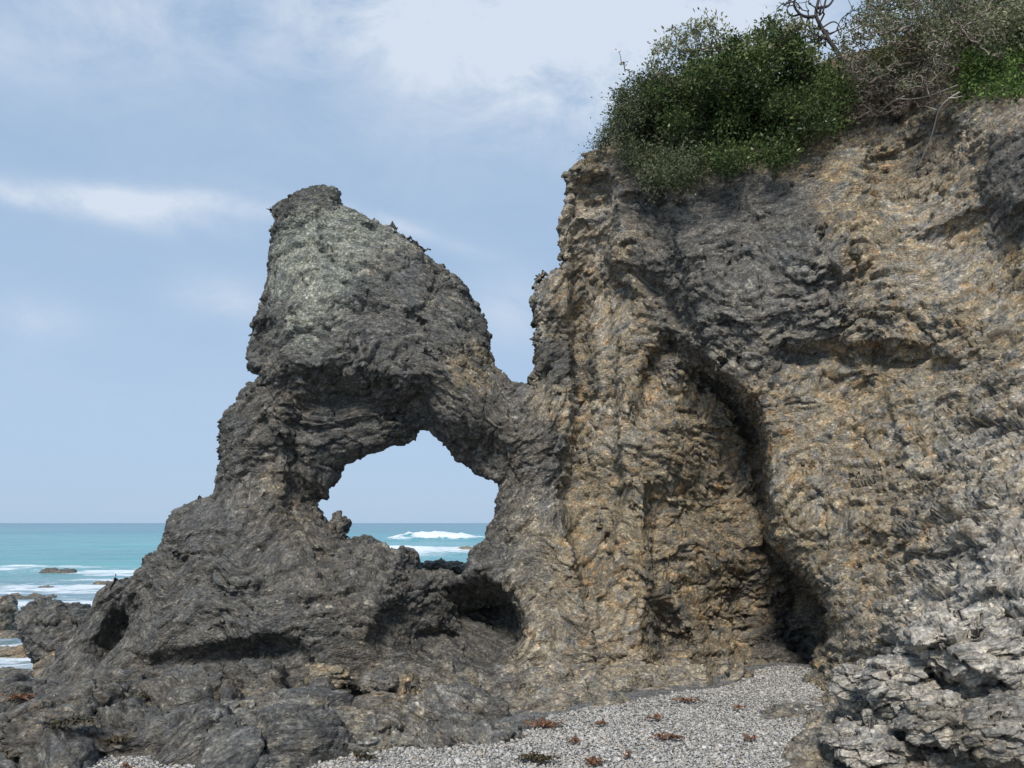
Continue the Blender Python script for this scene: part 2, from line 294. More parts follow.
# ------------------------------------------------------------------ surface nets
def surface_nets(f, org, h):
    s = f < 0
    c = s[:-1, :-1, :-1].astype(np.int8)
    cnt = np.zeros(c.shape, np.int8)
    for dx in (0, 1):
        for dy in (0, 1):
            for dz in (0, 1): cnt += s[dx:s.shape[0] - 1 + dx, dy:s.shape[1] - 1 + dy, dz:s.shape[2] - 1 + dz]
    act = np.nonzero((cnt > 0) & (cnt < 8)); n = len(act[0])
    idm = np.full(c.shape, -1, np.int32); idm[act] = np.arange(n)
    acc = np.zeros((n, 3), np.float32); m = np.zeros(n, np.float32)
    cor = [(a, b, d) for a in (0, 1) for b in (0, 1) for d in (0, 1)]
    val = {k: f[act[0] + k[0], act[1] + k[1], act[2] + k[2]] for k in cor}
    for k in cor:
        for ax in range(3):
            if k[ax] == 0:
                k2 = list(k); k2[ax] = 1; a, b = val[k], val[tuple(k2)]
                cr = (a < 0) != (b < 0); t = np.where(cr, a / np.where(cr, a - b, 1), 0)
                for j in range(3): acc[:, j] += np.where(cr, (k[j] + (t if j == ax else 0)), 0)
                m += cr
    V = (np.stack(act, 1) + acc / m[:, None]) * h + org
    quads = []
    for ax in range(3):
        sl0 = [slice(None)] * 3; sl1 = [slice(None)] * 3; sl0[ax] = slice(0, -1); sl1[ax] = slice(1, None)
        e = s[tuple(sl0)] != s[tuple(sl1)]
        i = list(np.nonzero(e)); o1, o2 = [(1, 2), (2, 0), (0, 1)][ax]
        ok = (i[o1] > 0) & (i[o2] > 0) & (i[o1] < f.shape[o1] - 1) & (i[o2] < f.shape[o2] - 1)
        i = [k[ok] for k in i]; neg = s[tuple(i)]
        def cell(a, b):
            j = list(i); j[o1] = j[o1] - a; j[o2] = j[o2] - b; return idm[tuple(j)]
        q = np.stack([cell(1, 1), cell(0, 1), cell(0, 0), cell(1, 0)], 1)
        q[~neg] = q[~neg][:, ::-1]; quads.append(q)
    return V.astype(np.float32), np.concatenate(quads)
# close nothing at the sides: the mass simply leaves the modelled block there
V, Q = surface_nets(f, np.array([x0, y0, z0]), VOX)
del fr, fg, f
print('nets', V.shape, Q.shape, round(time.time() - T0, 1))
def smoothv(V, Q, it):
    n = len(V)
    for _ in range(it):
        acc = np.zeros((n, 3)); w = np.zeros(n)
        for a in range(4):
            j = Q[:, (a + 1) % 4]; i = Q[:, a]
            for c in range(3): acc[:, c] += np.bincount(i, V[j, c], n) + np.bincount(j, V[i, c], n)
            w += np.bincount(i, minlength=n) + np.bincount(j, minlength=n)
        V = V * .6 + .4 * acc / np.maximum(w, 1)[:, None]
    return V
def subdivide(V, Q):
    n = len(V); E = np.sort(np.stack([Q, np.roll(Q, -1, 1)], 2).reshape(-1, 2), 1).astype(np.int64)
    key = E[:, 0] * n + E[:, 1]; u, inv = np.unique(key, return_inverse=True)
    ev = (V[u // n] + V[u % n]) / 2; fv = V[Q].mean(1); inv = inv.reshape(-1, 4)
    e0 = n + inv; fc = n + len(u) + np.arange(len(Q))
    V2 = np.concatenate([V, ev, fv]); qs = []
    for k in range(4): qs.append(np.stack([Q[:, k], e0[:, k], fc, e0[:, k - 1]], 1))
    return V2.astype(np.float32), np.concatenate(qs)
def normals(V, Q):
    a = V[Q[:, 2]] - V[Q[:, 0]]; b = V[Q[:, 3]] - V[Q[:, 1]]; N = np.cross(a, b); n = len(V); out = np.zeros((n, 3))
    for k in range(4):
        for c in range(3): out[:, c] += np.bincount(Q[:, k], N[:, c], n)
    return (out / (np.linalg.norm(out, axis=1)[:, None] + 1e-12)).astype(np.float32)
def comps(n, E):
    lab = np.arange(n)
    while True:
        m = np.minimum(lab[E[:, 0]], lab[E[:, 1]]); l2 = lab.copy()
        np.minimum.at(l2, E[:, 0], m); np.minimum.at(l2, E[:, 1], m); l2 = l2[l2]; l2 = l2[l2]
        if (l2 == lab).all(): return lab
        lab = l2
cl = comps(len(V), np.concatenate([Q[:, [0, 1]], Q[:, [1, 2]], Q[:, [2, 3]]])); big = np.bincount(cl).argmax()
Q = Q[cl[Q[:, 0]] == big]; u_, iv_ = np.unique(Q, return_inverse=True); V = V[u_]; Q = iv_.reshape(Q.shape)
V = smoothv(V, Q, 1)
V, Q = subdivide(V, Q); V = smoothv(V, Q, 1).astype(np.float32)
N = normals(V, Q)
# colour regions (rock colour, with the shade of caves and hollows painted in as dark): px, py, depth, radius(m), ochre, lichen, dark, pale
REG = [(600, 330, 10.5, .45, .6, 0, 0, .45), (600, 420, 10.3, .5, .6, 0, 0, .4), (600, 220, 10.6, .5, .5, 0, 0, .5), (600, 520, 10.2, .5, .6, 0, 0, .15), (640, 640, 9.7, .5, .55, 0, 0, .3), (560, 640, 9.7, .6, .35, 0, 0, .2),
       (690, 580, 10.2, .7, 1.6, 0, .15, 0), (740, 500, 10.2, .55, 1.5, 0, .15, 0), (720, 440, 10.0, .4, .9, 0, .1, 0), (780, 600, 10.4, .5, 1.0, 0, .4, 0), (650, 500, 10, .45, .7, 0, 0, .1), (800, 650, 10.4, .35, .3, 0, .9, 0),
       (640, 340, 9.9, .4, .7, 0, .1, .1), (660, 280, 9.7, .3, .5, 0, 0, 0), (820, 400, 9, .45, .95, 0, 0, .3), (790, 480, 8.9, .4, .8, 0, 0, .35), (880, 400, 8.5, .5, .6, 0, 0, .2), (900, 480, 8, .6, .55, 0, 0, .25), (830, 560, 8.6, .5, .7, 0, 0, .3), (860, 620, 8, .45, .5, 0, 0, .35),
       (900, 270, 8.6, .45, 1.0, 0, 0, .45), (930, 230, 8.6, .5, .9, 0, 0, .5), (980, 260, 8.1, .6, .8, 0, 0, .3), (880, 180, 9, .6, .9, 0, 0, .2), (860, 240, 8.9, .5, .7, 0, 0, .15), (950, 150, 8.8, .5, .3, 0, .1, .3), (780, 320, 9, .7, .15, 0, .4, .35), (700, 240, 9.5, .6, .2, 0, .7, .2), (800, 270, 9.0, .4, .1, 0, .4, .35), (900, 520, 7.9, .4, .2, 0, .5, .1),
       (850, 120, 9.5, .4, .6, 0, .2, 0), (760, 215, 9.3, .6, 0, 0, .85, 0), (690, 300, 9.5, .5, .1, 0, .75, 0), (640, 200, 10, .3, 0, 0, 1.2, 0), (1020, 180, 7.6, .4, 0, 0, 1.7, 0), (560, 360, 10.8, .3, .1, 0, .9, 0), (545, 470, 10.4, .35, .1, 0, .7, 0),
       (960, 560, 7, .6, .8, 0, 0, .6), (1000, 480, 6.9, .7, .45, 0, 0, .6), (970, 420, 7.5, .6, .5, 0, 0, .4), (990, 620, 6, .6, .25, 0, 0, .95), (930, 690, 6, .6, .2, 0, 0, .6), (880, 700, 6.5, .5, .25, 0, .1, .35), (1010, 730, 5.5, .6, .2, 0, .1, .4),
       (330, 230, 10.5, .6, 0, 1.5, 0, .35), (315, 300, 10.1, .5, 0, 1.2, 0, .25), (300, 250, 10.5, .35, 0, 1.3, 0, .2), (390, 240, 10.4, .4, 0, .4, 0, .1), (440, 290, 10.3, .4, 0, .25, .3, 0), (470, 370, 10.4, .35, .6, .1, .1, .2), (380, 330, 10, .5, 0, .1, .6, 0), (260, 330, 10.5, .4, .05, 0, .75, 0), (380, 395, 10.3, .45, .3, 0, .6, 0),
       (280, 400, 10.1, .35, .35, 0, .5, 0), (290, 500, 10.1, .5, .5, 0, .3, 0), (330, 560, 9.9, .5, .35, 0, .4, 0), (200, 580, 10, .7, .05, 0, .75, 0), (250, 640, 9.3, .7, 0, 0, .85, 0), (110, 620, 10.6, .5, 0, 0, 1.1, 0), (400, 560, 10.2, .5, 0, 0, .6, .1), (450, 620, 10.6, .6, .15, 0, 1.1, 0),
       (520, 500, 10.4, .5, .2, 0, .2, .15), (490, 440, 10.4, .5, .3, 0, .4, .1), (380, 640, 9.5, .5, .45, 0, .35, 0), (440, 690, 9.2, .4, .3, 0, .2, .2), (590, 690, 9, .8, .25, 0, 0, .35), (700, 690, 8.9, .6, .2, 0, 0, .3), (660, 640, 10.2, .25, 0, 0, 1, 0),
       (270, 700, 8.3, .4, .5, 0, .3, .1), (340, 680, 8.8, .4, .5, 0, .2, .1), (100, 740, 7.5, .8, .3, 0, .8, 0), (270, 740, 7.2, .6, 0, 0, .35, .2), (60, 700, 9, .8, .35, 0, .9, 0), (30, 740, 7.5, .6, 1.3, 0, .8, 0), (170, 735, 7.6, .4, 1.3, 0, .5, 0), (250, 690, 8.6, .4, .9, 0, .2, .1), (420, 700, 8.3, .4, .8, 0, .1, .3), (120, 715, 8, .3, .6, 0, .6, 0), (460, 735, 7.3, .5, .1, 0, .2, .2), (430, 568, 12, .35, .8, 0, 0, .4),
       (300, 720, 7.8, .5, .1, 0, .4, .1), (180, 690, 8.7, .6, .1, 0, .6, 0)]
REGW = np.array([at(*r[:3]) for r in REG])
def regions(p):
    w = p + .28 * np.stack([fbm(p / .5, 2, 91), fbm(p / .5, 2, 93), fbm(p / .5, 2, 95)], 1)
    acc = np.zeros((len(p), 4), np.float32); acc[:, 0] = .12 * .36 * sstep(.1, .9, p[:, 0]); acc[:, 3] = .12 * .12 * sstep(.1, .9, p[:, 0]); acc[:, 2] = .12 * (.8 * sstep(.3, -.2, p[:, 0]) + .15 + .4 * sstep(-1, -3.5, p[:, 0]) * sstep(.8, .2, p[:, 2])); ws = np.full(len(p), .12, np.float32)
    for c, r in zip(REGW, REG):
        d2 = ((w[:, 0] - c[0]) ** 2 + .4 * (w[:, 1] - c[1]) ** 2 + (w[:, 2] - c[2]) ** 2) / (r[3] ** 2)
        g = np.exp(-d2 * 1.1).astype(np.float32); ws += g
        for k in range(4): acc[:, k] += g * r[4 + k]
    return acc / ws[:, None]
def smoothness(p):
    o = np.zeros(len(p), np.float32)
    for c, q in zip(SMW, SMOOTH): o = np.maximum(o, q[4] * np.exp(-(((p[:, 0] - c[0]) ** 2 + .5 * (p[:, 1] - c[1]) ** 2 + (p[:, 2] - c[2]) ** 2) / q[3] ** 2)).astype(np.float32))
    return o
def finish(V, N, near=1.0, amp=1.0):
    st = strata(V); cm = calm(V)
    f1, e1 = facets(bed(V, st, .22, .16), 13, 1.1)
    f2, e2 = facets(bed(V, st, .095, .06), 17, 1.1)
    l1 = ledges(st, .06, 73, 3., 7.); l2 = ledges(st, .17, 75, 3.5, 6.); lm = sstep(-.35, .25, fbm(V / 1.0, 2, 77) + .35 * sstep(.6, 0, V[:, 0])) * (.45 + .55 * sstep(.9, .2, V[:, 0])); n1 = fbm(V / .16, 3, 83)
    rg = .45 + .9 * sstep(-.3, .35, fbm(V / .6, 2, 57))
    sm_ = smoothness(V); rg = rg * (1 - .8 * sm_); l1 = l1 * (1 - .6 * sm_); l2 = l2 * (1 - .7 * sm_)
    bz = np.zeros(len(V), np.float32)
    for c_, r_ in ((at(985, 440, 7.2), .7), (at(960, 540, 7.0), .6), (at(1000, 620, 6.1), .6), (at(900, 640, 7.2), .4), (at(840, 300, 8.9), .6)):
        bz = np.maximum(bz, np.exp(-((V - c_.astype(np.float32)) ** 2).sum(1) / r_ ** 2))
    f0, e0 = facets(bed(V, st, .42, .45), 53, .8)
    rg = rg + .7 * bz
    ck, ek = facets(bed(V + .05 * np.stack([noise(V / .15, 4), noise(V / .15, 5), noise(V / .15, 6)], 1), st, .62, .8), 29)
    d = (bz * (.13 * f0 - .05 * sstep(.08, 0, e0)) + (.050 - .022 * lm) * rg * f1 + (.030 - .012 * lm) * rg * f2 + .034 * lm * l1 + .055 * lm * l2 + .008 * n1 - .02 * sstep(.10, 0, e1) + .05 * ck - .05 * sstep(.045, 0, ek)) * (1 - .45 * cm) * amp
    return V + N * d[:, None], st
V2, st = finish(V, N)
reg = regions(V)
# the beach side of the shelf stays smoother; split the faces between the three bodies
fc = V[Q].mean(1)
Hf = rbf(GX, GZ, fc[:, 0], fc[:, 1], .05)
nz = normals(V, Q)[Q].mean(1)[:, 2]
shelf = (fc[:, 2] < Hf + .22 + .06 * noise(fc / .4, 5)) & (nz > .35) & ((fc[:, 1] < 10.4) | (fc[:, 0] < -4.0)) | (fc[:, 2] < Hf - .12) | ((fc[:, 1] > 11.8) & (nz > .5) & (fc[:, 2] < Hf + .3))
shelf |= (fc[:, 0] < -5.3 + .2 * noise(fc / .5, 6)) & (fc[:, 2] < .0) & (fc[:, 1] < 10.3)
xb = .03 + .10 * noise(np.stack([fc[:, 2] * 1.3, fc[:, 1] * 1.3, fc[:, 2] * 0], 1), 8) - .12 * sstep(2.2, .5, fc[:, 2]) + .28 * sstep(2.5, 0.3, fc[:, 2])
lab = np.where(shelf, 0, np.where(fc[:, 0] < xb, 1, 2))
for k_ in (1, 2, 0):      # stray crumbs of one body go to its neighbour
    mk = np.nonzero(lab == k_)[0]; u_, iv_ = np.unique(Q[mk], return_inverse=True); q_ = iv_.reshape(-1, 4)
    cl = comps(len(u_), np.concatenate([q_[:, [0, 1]], q_[:, [1, 2]], q_[:, [2, 3]]])); big = np.bincount(cl).argmax(); out_ = mk[cl[q_[:, 0]] != big]
    lab[out_] = 0 if k_ else np.where(fc[out_, 0] < 0, 1, 2)
def sub(Q, m):
    q = Q[m]; u, inv = np.unique(q, return_inverse=True); return u, inv.reshape(q.shape).astype(np.int32)
print('fine', round(time.time() - T0, 1))
# ================================================================== MATERIALS
class NT:
    def __init__(s, name):
        s.m = bpy.data.materials.new(name); s.m.use_nodes = True; s.t = s.m.node_tree; s.t.nodes.clear()
    def n(s, typ, ins=None, **kw):
        o = s.t.nodes.new(typ)
        for k, v in kw.items(): setattr(o, k, v)
        for k, v in (ins or {}).items():
            if hasattr(v, 'is_output'): s.t.links.new(v, o.inputs[k])
            else: o.inputs[k].default_value = v
        return o
    def ramp(s, fac, stops, interp='LINEAR'):
        r = s.n('ShaderNodeValToRGB', {'Fac': fac}); r.color_ramp.interpolation = interp
        e = r.color_ramp.elements
        while len(e) < len(stops): e.new(.5)
        for k, (p, c) in zip(e, stops): k.position = p; k.color = (*c, 1) if len(c) == 3 else c
        return r.outputs[0]
    def mix(s, fac, a, b, mode='MIX'):
        o = s.n('ShaderNodeMix', data_type='RGBA', blend_type=mode)
        for i, v in ((0, fac), (6, a), (7, b)):
            if hasattr(v, 'is_output'): s.t.links.new(v, o.inputs[i])
            else: o.inputs[i].default_value = (*v, 1) if isinstance(v, tuple) and len(v) == 3 else v
        return o.outputs[2]
    def math(s, op, a, b=0., c=0., clamp=False):
        o = s.n('ShaderNodeMath', operation=op, use_clamp=clamp)
        for i, v in enumerate((a, b, c)):
            if hasattr(v, 'is_output'): s.t.links.new(v, o.inputs[i])
            else: o.inputs[i].default_value = v
        return o.outputs[0]
    def noise(s, vec, scale, detail=6, rough=.6, dist=0.):
        return s.n('ShaderNodeTexNoise', {'Vector': vec, 'Scale': scale, 'Detail': detail, 'Roughness': rough, 'Distortion': dist}).outputs[0]
    def attr(s, name, out=2): return s.n('ShaderNodeAttribute', attribute_name=name).outputs[out]
    def out(s, sh, disp=None):
        o = s.n('ShaderNodeOutputMaterial'); s.t.links.new(sh, o.inputs[0]); return s.m
def rock_material(name='slate_rock', attrs=True):
    t = NT(name)
    pos = t.n('ShaderNodeNewGeometry').outputs['Position']
    st = t.attr('strata', 1)
    def sc(v, x, y, z):      # position squeezed along the local bedding
        a = t.n('ShaderNodeVectorMath', {0: pos, 1: (x, x, x)}, operation='MULTIPLY').outputs[0]
        b = t.n('ShaderNodeVectorMath', {0: st, 1: (0, 0, z)}, operation='MULTIPLY').outputs[0]
        return t.n('ShaderNodeVectorMath', {0: a, 1: b}, operation='ADD').outputs[0]
    lam = t.noise(sc(st, 9, 9, 16), 1, 8, .72, .2)          # thin bedding
    lam2 = t.noise(sc(st, 26, 26, 40), 1, 6, .75, .1)
    blot = t.noise(pos, 2.2, 8, .65, .4)
    fine = t.noise(pos, 42, 6, .75)
    grit = t.noise(pos, 11, 8, .75)
    sgr = t.n('ShaderNodeVectorMath', {0: st, 1: (4, 4, 34)}, operation='MULTIPLY').outputs[0]
    grain = t.noise(sgr, 1, 7, .7, .3); gmask = t.ramp(t.noise(pos, 1.3, 4, .6), [(.38, (.25, .25, .25)), (.56, (1, 1, 1))])
    gx_ = t.n('ShaderNodeMapRange', {0: t.n('ShaderNodeSeparateXYZ', {0: pos}).outputs[0], 1: .1, 2: 1.2, 3: 1., 4: .35}).outputs[0]
    grain = t.math('MULTIPLY_ADD', t.math('SUBTRACT', grain, .5), t.math('MULTIPLY', gmask, gx_), .5)
    big = t.noise(pos, .9, 5, .6)
    lf = t.math('ADD', t.math('ADD', t.math('MULTIPLY', lam, .22), t.math('MULTIPLY', lam2, .13)), t.math('MULTIPLY_ADD', grain, .44, t.math('MULTIPLY', grit, .30)))
    lf = t.math('MULTIPLY_ADD', t.math('SUBTRACT', lf, .545), 1.55, .505)
    grey = t.ramp(lf, [(.32, (.035, .035, .035)), (.43, (.135, .132, .125)), (.54, (.28, .272, .25)), (.64, (.48, .465, .43)), (.74, (.68, .66, .61))])
    tint = t.ramp(blot, [(.36, (.84, .87, .93)), (.5, (1.04, 1.01, .95)), (.64, (1.28, 1.15, .96))])
    col = t.mix(1., grey, tint, 'MULTIPLY')
    och = t.ramp(lf, [(.32, (.085, .066, .044)), (.43, (.225, .172, .108)), (.54, (.35, .28, .183)), (.65, (.50, .43, .33)), (.76, (.68, .61, .50))])
    rust = t.ramp(t.noise(pos, 5.5, 6, .7, .8), [(.45, (.92, .97, 1.02)), (.60, (1.10, .98, .80)), (.70, (1.35, .88, .52))])
    och = t.mix(1., och, rust, 'MULTIPLY')
    ro, rl, rd, rp = [t.attr(k) for k in ('ochre', 'lichen', 'dark', 'pale')]
    m1 = t.noise(pos, 4.0, 8, .7, .6); m2 = t.noise(sc(st, 7, 7, 7), 1, 7, .7, .3)
    m3 = t.noise(pos, 14, 6, .75, .4)
    mm = t.math('ADD', t.math('MULTIPLY', m1, .42), t.math('MULTIPLY_ADD', m2, .33, t.math('MULTIPLY', m3, .25)))
    mm = t.math('MULTIPLY_ADD', t.math('SUBTRACT', mm, .5), 2.6, .5)
    def gate(a, gain, lo=.5):   # region value turned into ragged patches
        return t.math('MULTIPLY_ADD', t.math('SUBTRACT', t.math('ADD', t.math('MULTIPLY', a, gain), mm), lo + .5), 4.5, .5, clamp=True)
    col = t.mix(t.math('MULTIPLY', gate(ro, .56, .08), .88), col, och)
    pal = t.ramp(lf, [(.34, (.20, .185, .16)), (.5, (.52, .48, .42)), (.68, (.78, .74, .66))])
    col = t.mix(t.math('MULTIPLY', gate(rp, .52, .22), .8), col, pal)
    lic = t.ramp(t.noise(pos, 30, 5, .7), [(.36, (.12, .13, .11)), (.50, (.31, .335, .275)), (.66, (.52, .545, .46))])
    col = t.mix(t.math('MULTIPLY', gate(rl, .50, .20), .65), col, lic)
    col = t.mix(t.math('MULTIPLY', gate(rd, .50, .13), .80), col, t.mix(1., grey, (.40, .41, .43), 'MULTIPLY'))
    # quartz veins and pale chips
    vein = t.n('ShaderNodeTexVoronoi', {'Vector': sc(st, 3, 3, 8), 'Scale': 1.6, 'Randomness': 1.}, feature='DISTANCE_TO_EDGE').outputs[0]
    vm = t.math('MULTIPLY', t.math('LESS_THAN', vein, .010), t.math('GREATER_THAN', big, .60))
    col = t.mix(t.math('MULTIPLY', vm, .45), col, (.50, .47, .42))
    fl = t.ramp(fine, [(.36, (.55, .55, .55)), (.5, (1, 1, 1)), (.66, (1.55, 1.52, 1.48))])
    col = t.mix(1., col, fl, 'MULTIPLY')
    chip = t.n('ShaderNodeTexVoronoi', {'Vector': sc(st, 38, 38, 26), 'Scale': 1., 'Randomness': 1.}); cr_ = t.n('ShaderNodeSeparateColor', {0: chip.outputs['Color']})
    col = t.mix(1., col, t.ramp(cr_.outputs[0], [(0, (.70, .71, .73)), (.3, (.92, .92, .93)), (.8, (1.06, 1.06, 1.04)), (.95, (1.3, 1.28, 1.24)), (1, (1.9, 1.87, 1.8))]), 'MULTIPLY')
    chip2 = t.n('ShaderNodeTexVoronoi', {'Vector': sc(st, 9, 9, 9), 'Scale': 1., 'Randomness': 1.}); cr2 = t.n('ShaderNodeSeparateColor', {0: chip2.outputs['Color']})
    col = t.mix(.8, col, t.mix(1., col, t.ramp(cr2.outputs[1], [(0, (.66, .68, .72)), (.5, (1., 1., 1.)), (1, (1.4, 1.36, 1.28))]), 'MULTIPLY'))
    # relief
    v1 = t.n('ShaderNodeTexVoronoi', {'Vector': sc(st, 11, 11, 16), 'Scale': 1., 'Randomness': 1.}, feature='DISTANCE_TO_EDGE').outputs[0]
    v1 = t.math('MINIMUM', v1, .16)
    h = t.math('ADD', t.math('MULTIPLY', lf, 1.5), t.math('MULTIPLY', fine, .4))
    h = t.math('ADD', t.math('ADD', h, t.math('MULTIPLY', v1, 1.6)), t.math('MULTIPLY', cr_.outputs[0], .28))
    bmp = t.n('ShaderNodeBump', {'Strength': 1., 'Distance': .028, 'Height': h}).outputs[0]
    p = t.n('ShaderNodeBsdfPrincipled', {'Base Color': col, 'Roughness': t.math('MULTIPLY_ADD', fine, .3, .5), 'Normal': bmp, 'Specular IOR Level': .35})
    return t.out(p.outputs[0])
M_ROCK = rock_material()
def rock_attrs(st, reg, u=slice(None)):
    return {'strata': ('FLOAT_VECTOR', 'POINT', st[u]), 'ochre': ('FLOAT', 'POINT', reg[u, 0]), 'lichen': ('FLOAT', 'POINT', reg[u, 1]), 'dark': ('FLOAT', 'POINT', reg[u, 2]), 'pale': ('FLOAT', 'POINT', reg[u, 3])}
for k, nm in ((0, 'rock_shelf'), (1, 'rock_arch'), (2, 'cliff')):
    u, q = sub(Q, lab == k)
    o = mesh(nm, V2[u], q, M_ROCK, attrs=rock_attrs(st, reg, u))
    if k == 0: tag(o, 'wave worn dark grey rock platform between the arch and the pebbles', kind='structure')
    if k == 1: tag(o, 'jagged grey natural rock arch with a large see-through hole beside the sea', 'rock arch')
    if k == 2: tag(o, 'tall brown and grey layered cliff face with shrubs along its top', kind='structure')
BV = BVHTree.FromPolygons(V[::1].tolist(), Q.tolist()) if False else None
# a light collision copy for placing plants and debris
Vc, Qc = V, Q
n_base = None
print('bodies', round(time.time() - T0, 1))
dg = bpy.context.evaluated_depsgraph_get(); dg.update()
SC = bpy.context.scene
def ray(px, py, maxd=40):
    d = Vector(at(px, py, 1.0) - np.array([0, 0, EYE])).normalized()
    hit, loc, nor, idx, ob, mt = SC.ray_cast(dg, Vector((0, 0, EYE)), d, distance=maxd)
    return (np.array(loc), np.array(nor)) if hit else (None, None)
# ------------------------------------------------------------------ separate boulders
import bmesh
def ico(sub):
    bm = bmesh.new(); bmesh.ops.create_icosphere(bm, subdivisions=sub, radius=1)
    v = np.array([x.co[:] for x in bm.verts], np.float32); fa = np.array([[a.index for a in x.verts] for x in bm.faces], np.int32); bm.free(); return v, fa
def trin(V, Fc):
    N = np.cross(V[Fc[:, 1]] - V[Fc[:, 0]], V[Fc[:, 2]] - V[Fc[:, 0]]); n = len(V); out = np.zeros((n, 3))
    for k in range(3):
        for c in range(3): out[:, c] += np.bincount(Fc[:, k], N[:, c], n)
    return (out / (np.linalg.norm(out, axis=1)[:, None] + 1e-12)).astype(np.float32)
def boulder(name, loc, size, rot=0, seed=0, label='', cat='boulder', group=None, reg=(0, 0, .5, 0), sub=6, rough=.16, ang=.5, over=None):
    v, fa = ico(sub); s = np.array(size, np.float32)
    v = np.sign(v) * np.abs(v) ** .85
    c, sn = math.cos(rot), math.sin(rot); o = np.array(loc, np.float32)
    r0 = float(max(size)); q = v * s
    q = q + trin(q, fa) * (rough * r0 * ((1.4 - ang) * fbm(q / r0 * 1.1 + seed * 3.3, 3, seed))[:, None])
    fvv, ed = facets(np.stack([q[:, 0] / (.6 * r0), q[:, 1] / (.6 * r0), q[:, 2] / (.34 * r0)], 1), seed + 40, .6)
    q = q + trin(q, fa) * (rough * r0 * ((.3 + 1.2 * ang) * fvv - .35 * sstep(.1, 0, ed)))[:, None]
    if over: q[:, 0] += over * (q[:, 2])
    q = np.stack([q[:, 0] * c - q[:, 1] * sn, q[:, 0] * sn + q[:, 1] * c, q[:, 2]], 1) + o
    st = strata(q.astype(np.float32)); N = trin(q, fa)
    f2, e2 = facets(bed(q.astype(np.float32), st, .10, .07), 17, 1.1); l1 = ledges(st, .07, 73, 2.5)
    q = q + N * ((.03 * f2 + .04 * l1 + .02 * fbm(q / .1, 2, 5)) * min(1, r0 / .5))[:, None]
    R4 = np.tile(np.array(reg, np.float32), (len(q), 1)) * (.7 + .6 * noise(q / .3, 4))[:, None]
    ob = mesh(name, q - o, fa, M_ROCK, attrs=rock_attrs(st, R4)); ob.location = o.tolist()
    tag(ob, label, cat, group); return ob
SEA = -1.0
p = at(60, 640, 12.4); boulder('boulder', (p[0] + .05, 12.6, -.05), (.66, .7, .58), .2, 3, 'large black boulder overhanging the water left of the arch', reg=(0, 0, 4.0, 0), over=-.5)
p = at(60, 668, 11.0); boulder('boulder', (p[0] + .0, 11.3, -.35), (.42, .4, .30), .5, 5, 'brown and grey boulder wedged below the large black boulder', reg=(.6, 0, .3, .1))
p = at(-2, 622, 20.5); boulder('boulder', (p[0], 20.5, -.85), (.42, .5, .72), .1, 8, 'brown boulder standing in the water at the left edge', reg=(.5, 0, .5, .1), sub=5)
# boulders at the foot of the right-hand cliff
for k, (px, py, Y, sz, rt, lb, rg) in enumerate([
    (985, 650, 5.75, (.42, .34, .22), .3, 'large pale cracked boulder high at the right edge below the ochre rock', (.2, 0, 0, 1.4)), (905, 690, 5.9, (.24, .22, .20), .1, 'pale leaning block left of the dark gap in the broken boulders', (.15, 0, 0, 1.2)),
    (950, 725, 5.45, (.26, .22, .15), .7, 'cracked grey block in the middle of the broken boulders', (.3, 0, 0, .9)), (1010, 735, 5.2, (.28, .25, .20), .2, 'dark wet looking block at the bottom right corner', (.2, 0, .2, .6)),
    (868, 690, 6.4, (.20, .2, .17), .9, 'knobbly tan block at the left end of the broken boulders', (.6, 0, 0, .8)), (880, 748, 5.7, (.30, .26, .13), .4, 'low grey block on the bottom edge left of the cracked one', (.1, 0, 0, .9)),
    (935, 655, 6.2, (.20, .2, .13), .2, 'small pale slab resting on top of the leaning block', (.2, 0, 0, .9))]):
    p = at(px, py, Y); boulder('boulder', (p[0], Y + .12, p[2]), sz, rt, 31 + k, lb, reg=rg, sub=7, rough=.2, ang=1.1, group='broken boulders at the foot of the right-hand cliff')
# back ledge seen through the arch hole
p = at(432, 563, 14.0); boulder('boulder', (p[0], 14.3, p[2] - .28), (.78, .5, .32), 0, 9, 'low dark brown boulder seen through the hole of the arch', reg=(.5, 0, .6, 0), sub=6, rough=.12)
p = at(403, 558, 11.6); boulder('boulder', (p[0], 11.5, p[2] - .12), (.22, .3, .28), .6, 12, 'small black pointed rock on the sill of the arch hole', reg=(0, 0, 1.1, 0), sub=5)
p = at(345, 675, 9.0)
boulder('boulder', (ground(330, 680, .05)[0], 8.75, .10), (.24, .2, .13), .3, 14, 'small reddish brown boulder beside the tide pool', reg=(.9, 0, .1, .1), sub=5)
boulder('boulder', (ground(378, 688, .05)[0], 8.5, .08), (.20, .16, .10), .8, 15, 'small grey boulder to the right of the tide pool', reg=(.1, 0, .3, .2), sub=5)
g = ground(262, 752, 0); boulder('boulder', (g[0], g[1] + .25, .0), (.66, .42, .30), .1, 51, 'large rounded grey outcrop beside the left end of the pebbles', reg=(.1, 0, .3, .25), sub=7, rough=.09, ang=.2)
g = ground(340, 750, 0); boulder('boulder', (g[0] - .05, g[1] + .3, .0), (.5, .32, .22), -.1, 52, 'low grey outcrop with an olive side facing the kelp bunch', reg=(.35, 0, .3, .1), sub=6, rough=.09, ang=.2)
g = ground(60, 745, 0); boulder('boulder', (g[0], g[1] + .2, -.05), (.8, .4, .26), .1, 53, 'dark weedy brown outcrop in the lower left corner', reg=(.6, 0, .8, 0), sub=7, rough=.12)
g = ground(460, 738, 0); boulder('boulder', (g[0], g[1] + .05, .0), (.52, .28, .10), .12, 17, 'flat grey slab half buried in the pebbles', 'rock slab', reg=(.1, 0, .35, .25), sub=6, rough=.08)
g = ground(800, 715, 0); boulder('boulder', (g[0], g[1], -.02), (.45, .22, .09), .25, 18, 'low smooth grey slab between the pebbles and the right-hand cliff', 'rock slab', reg=(.1, 0, .25, .3), sub=6, rough=.08)
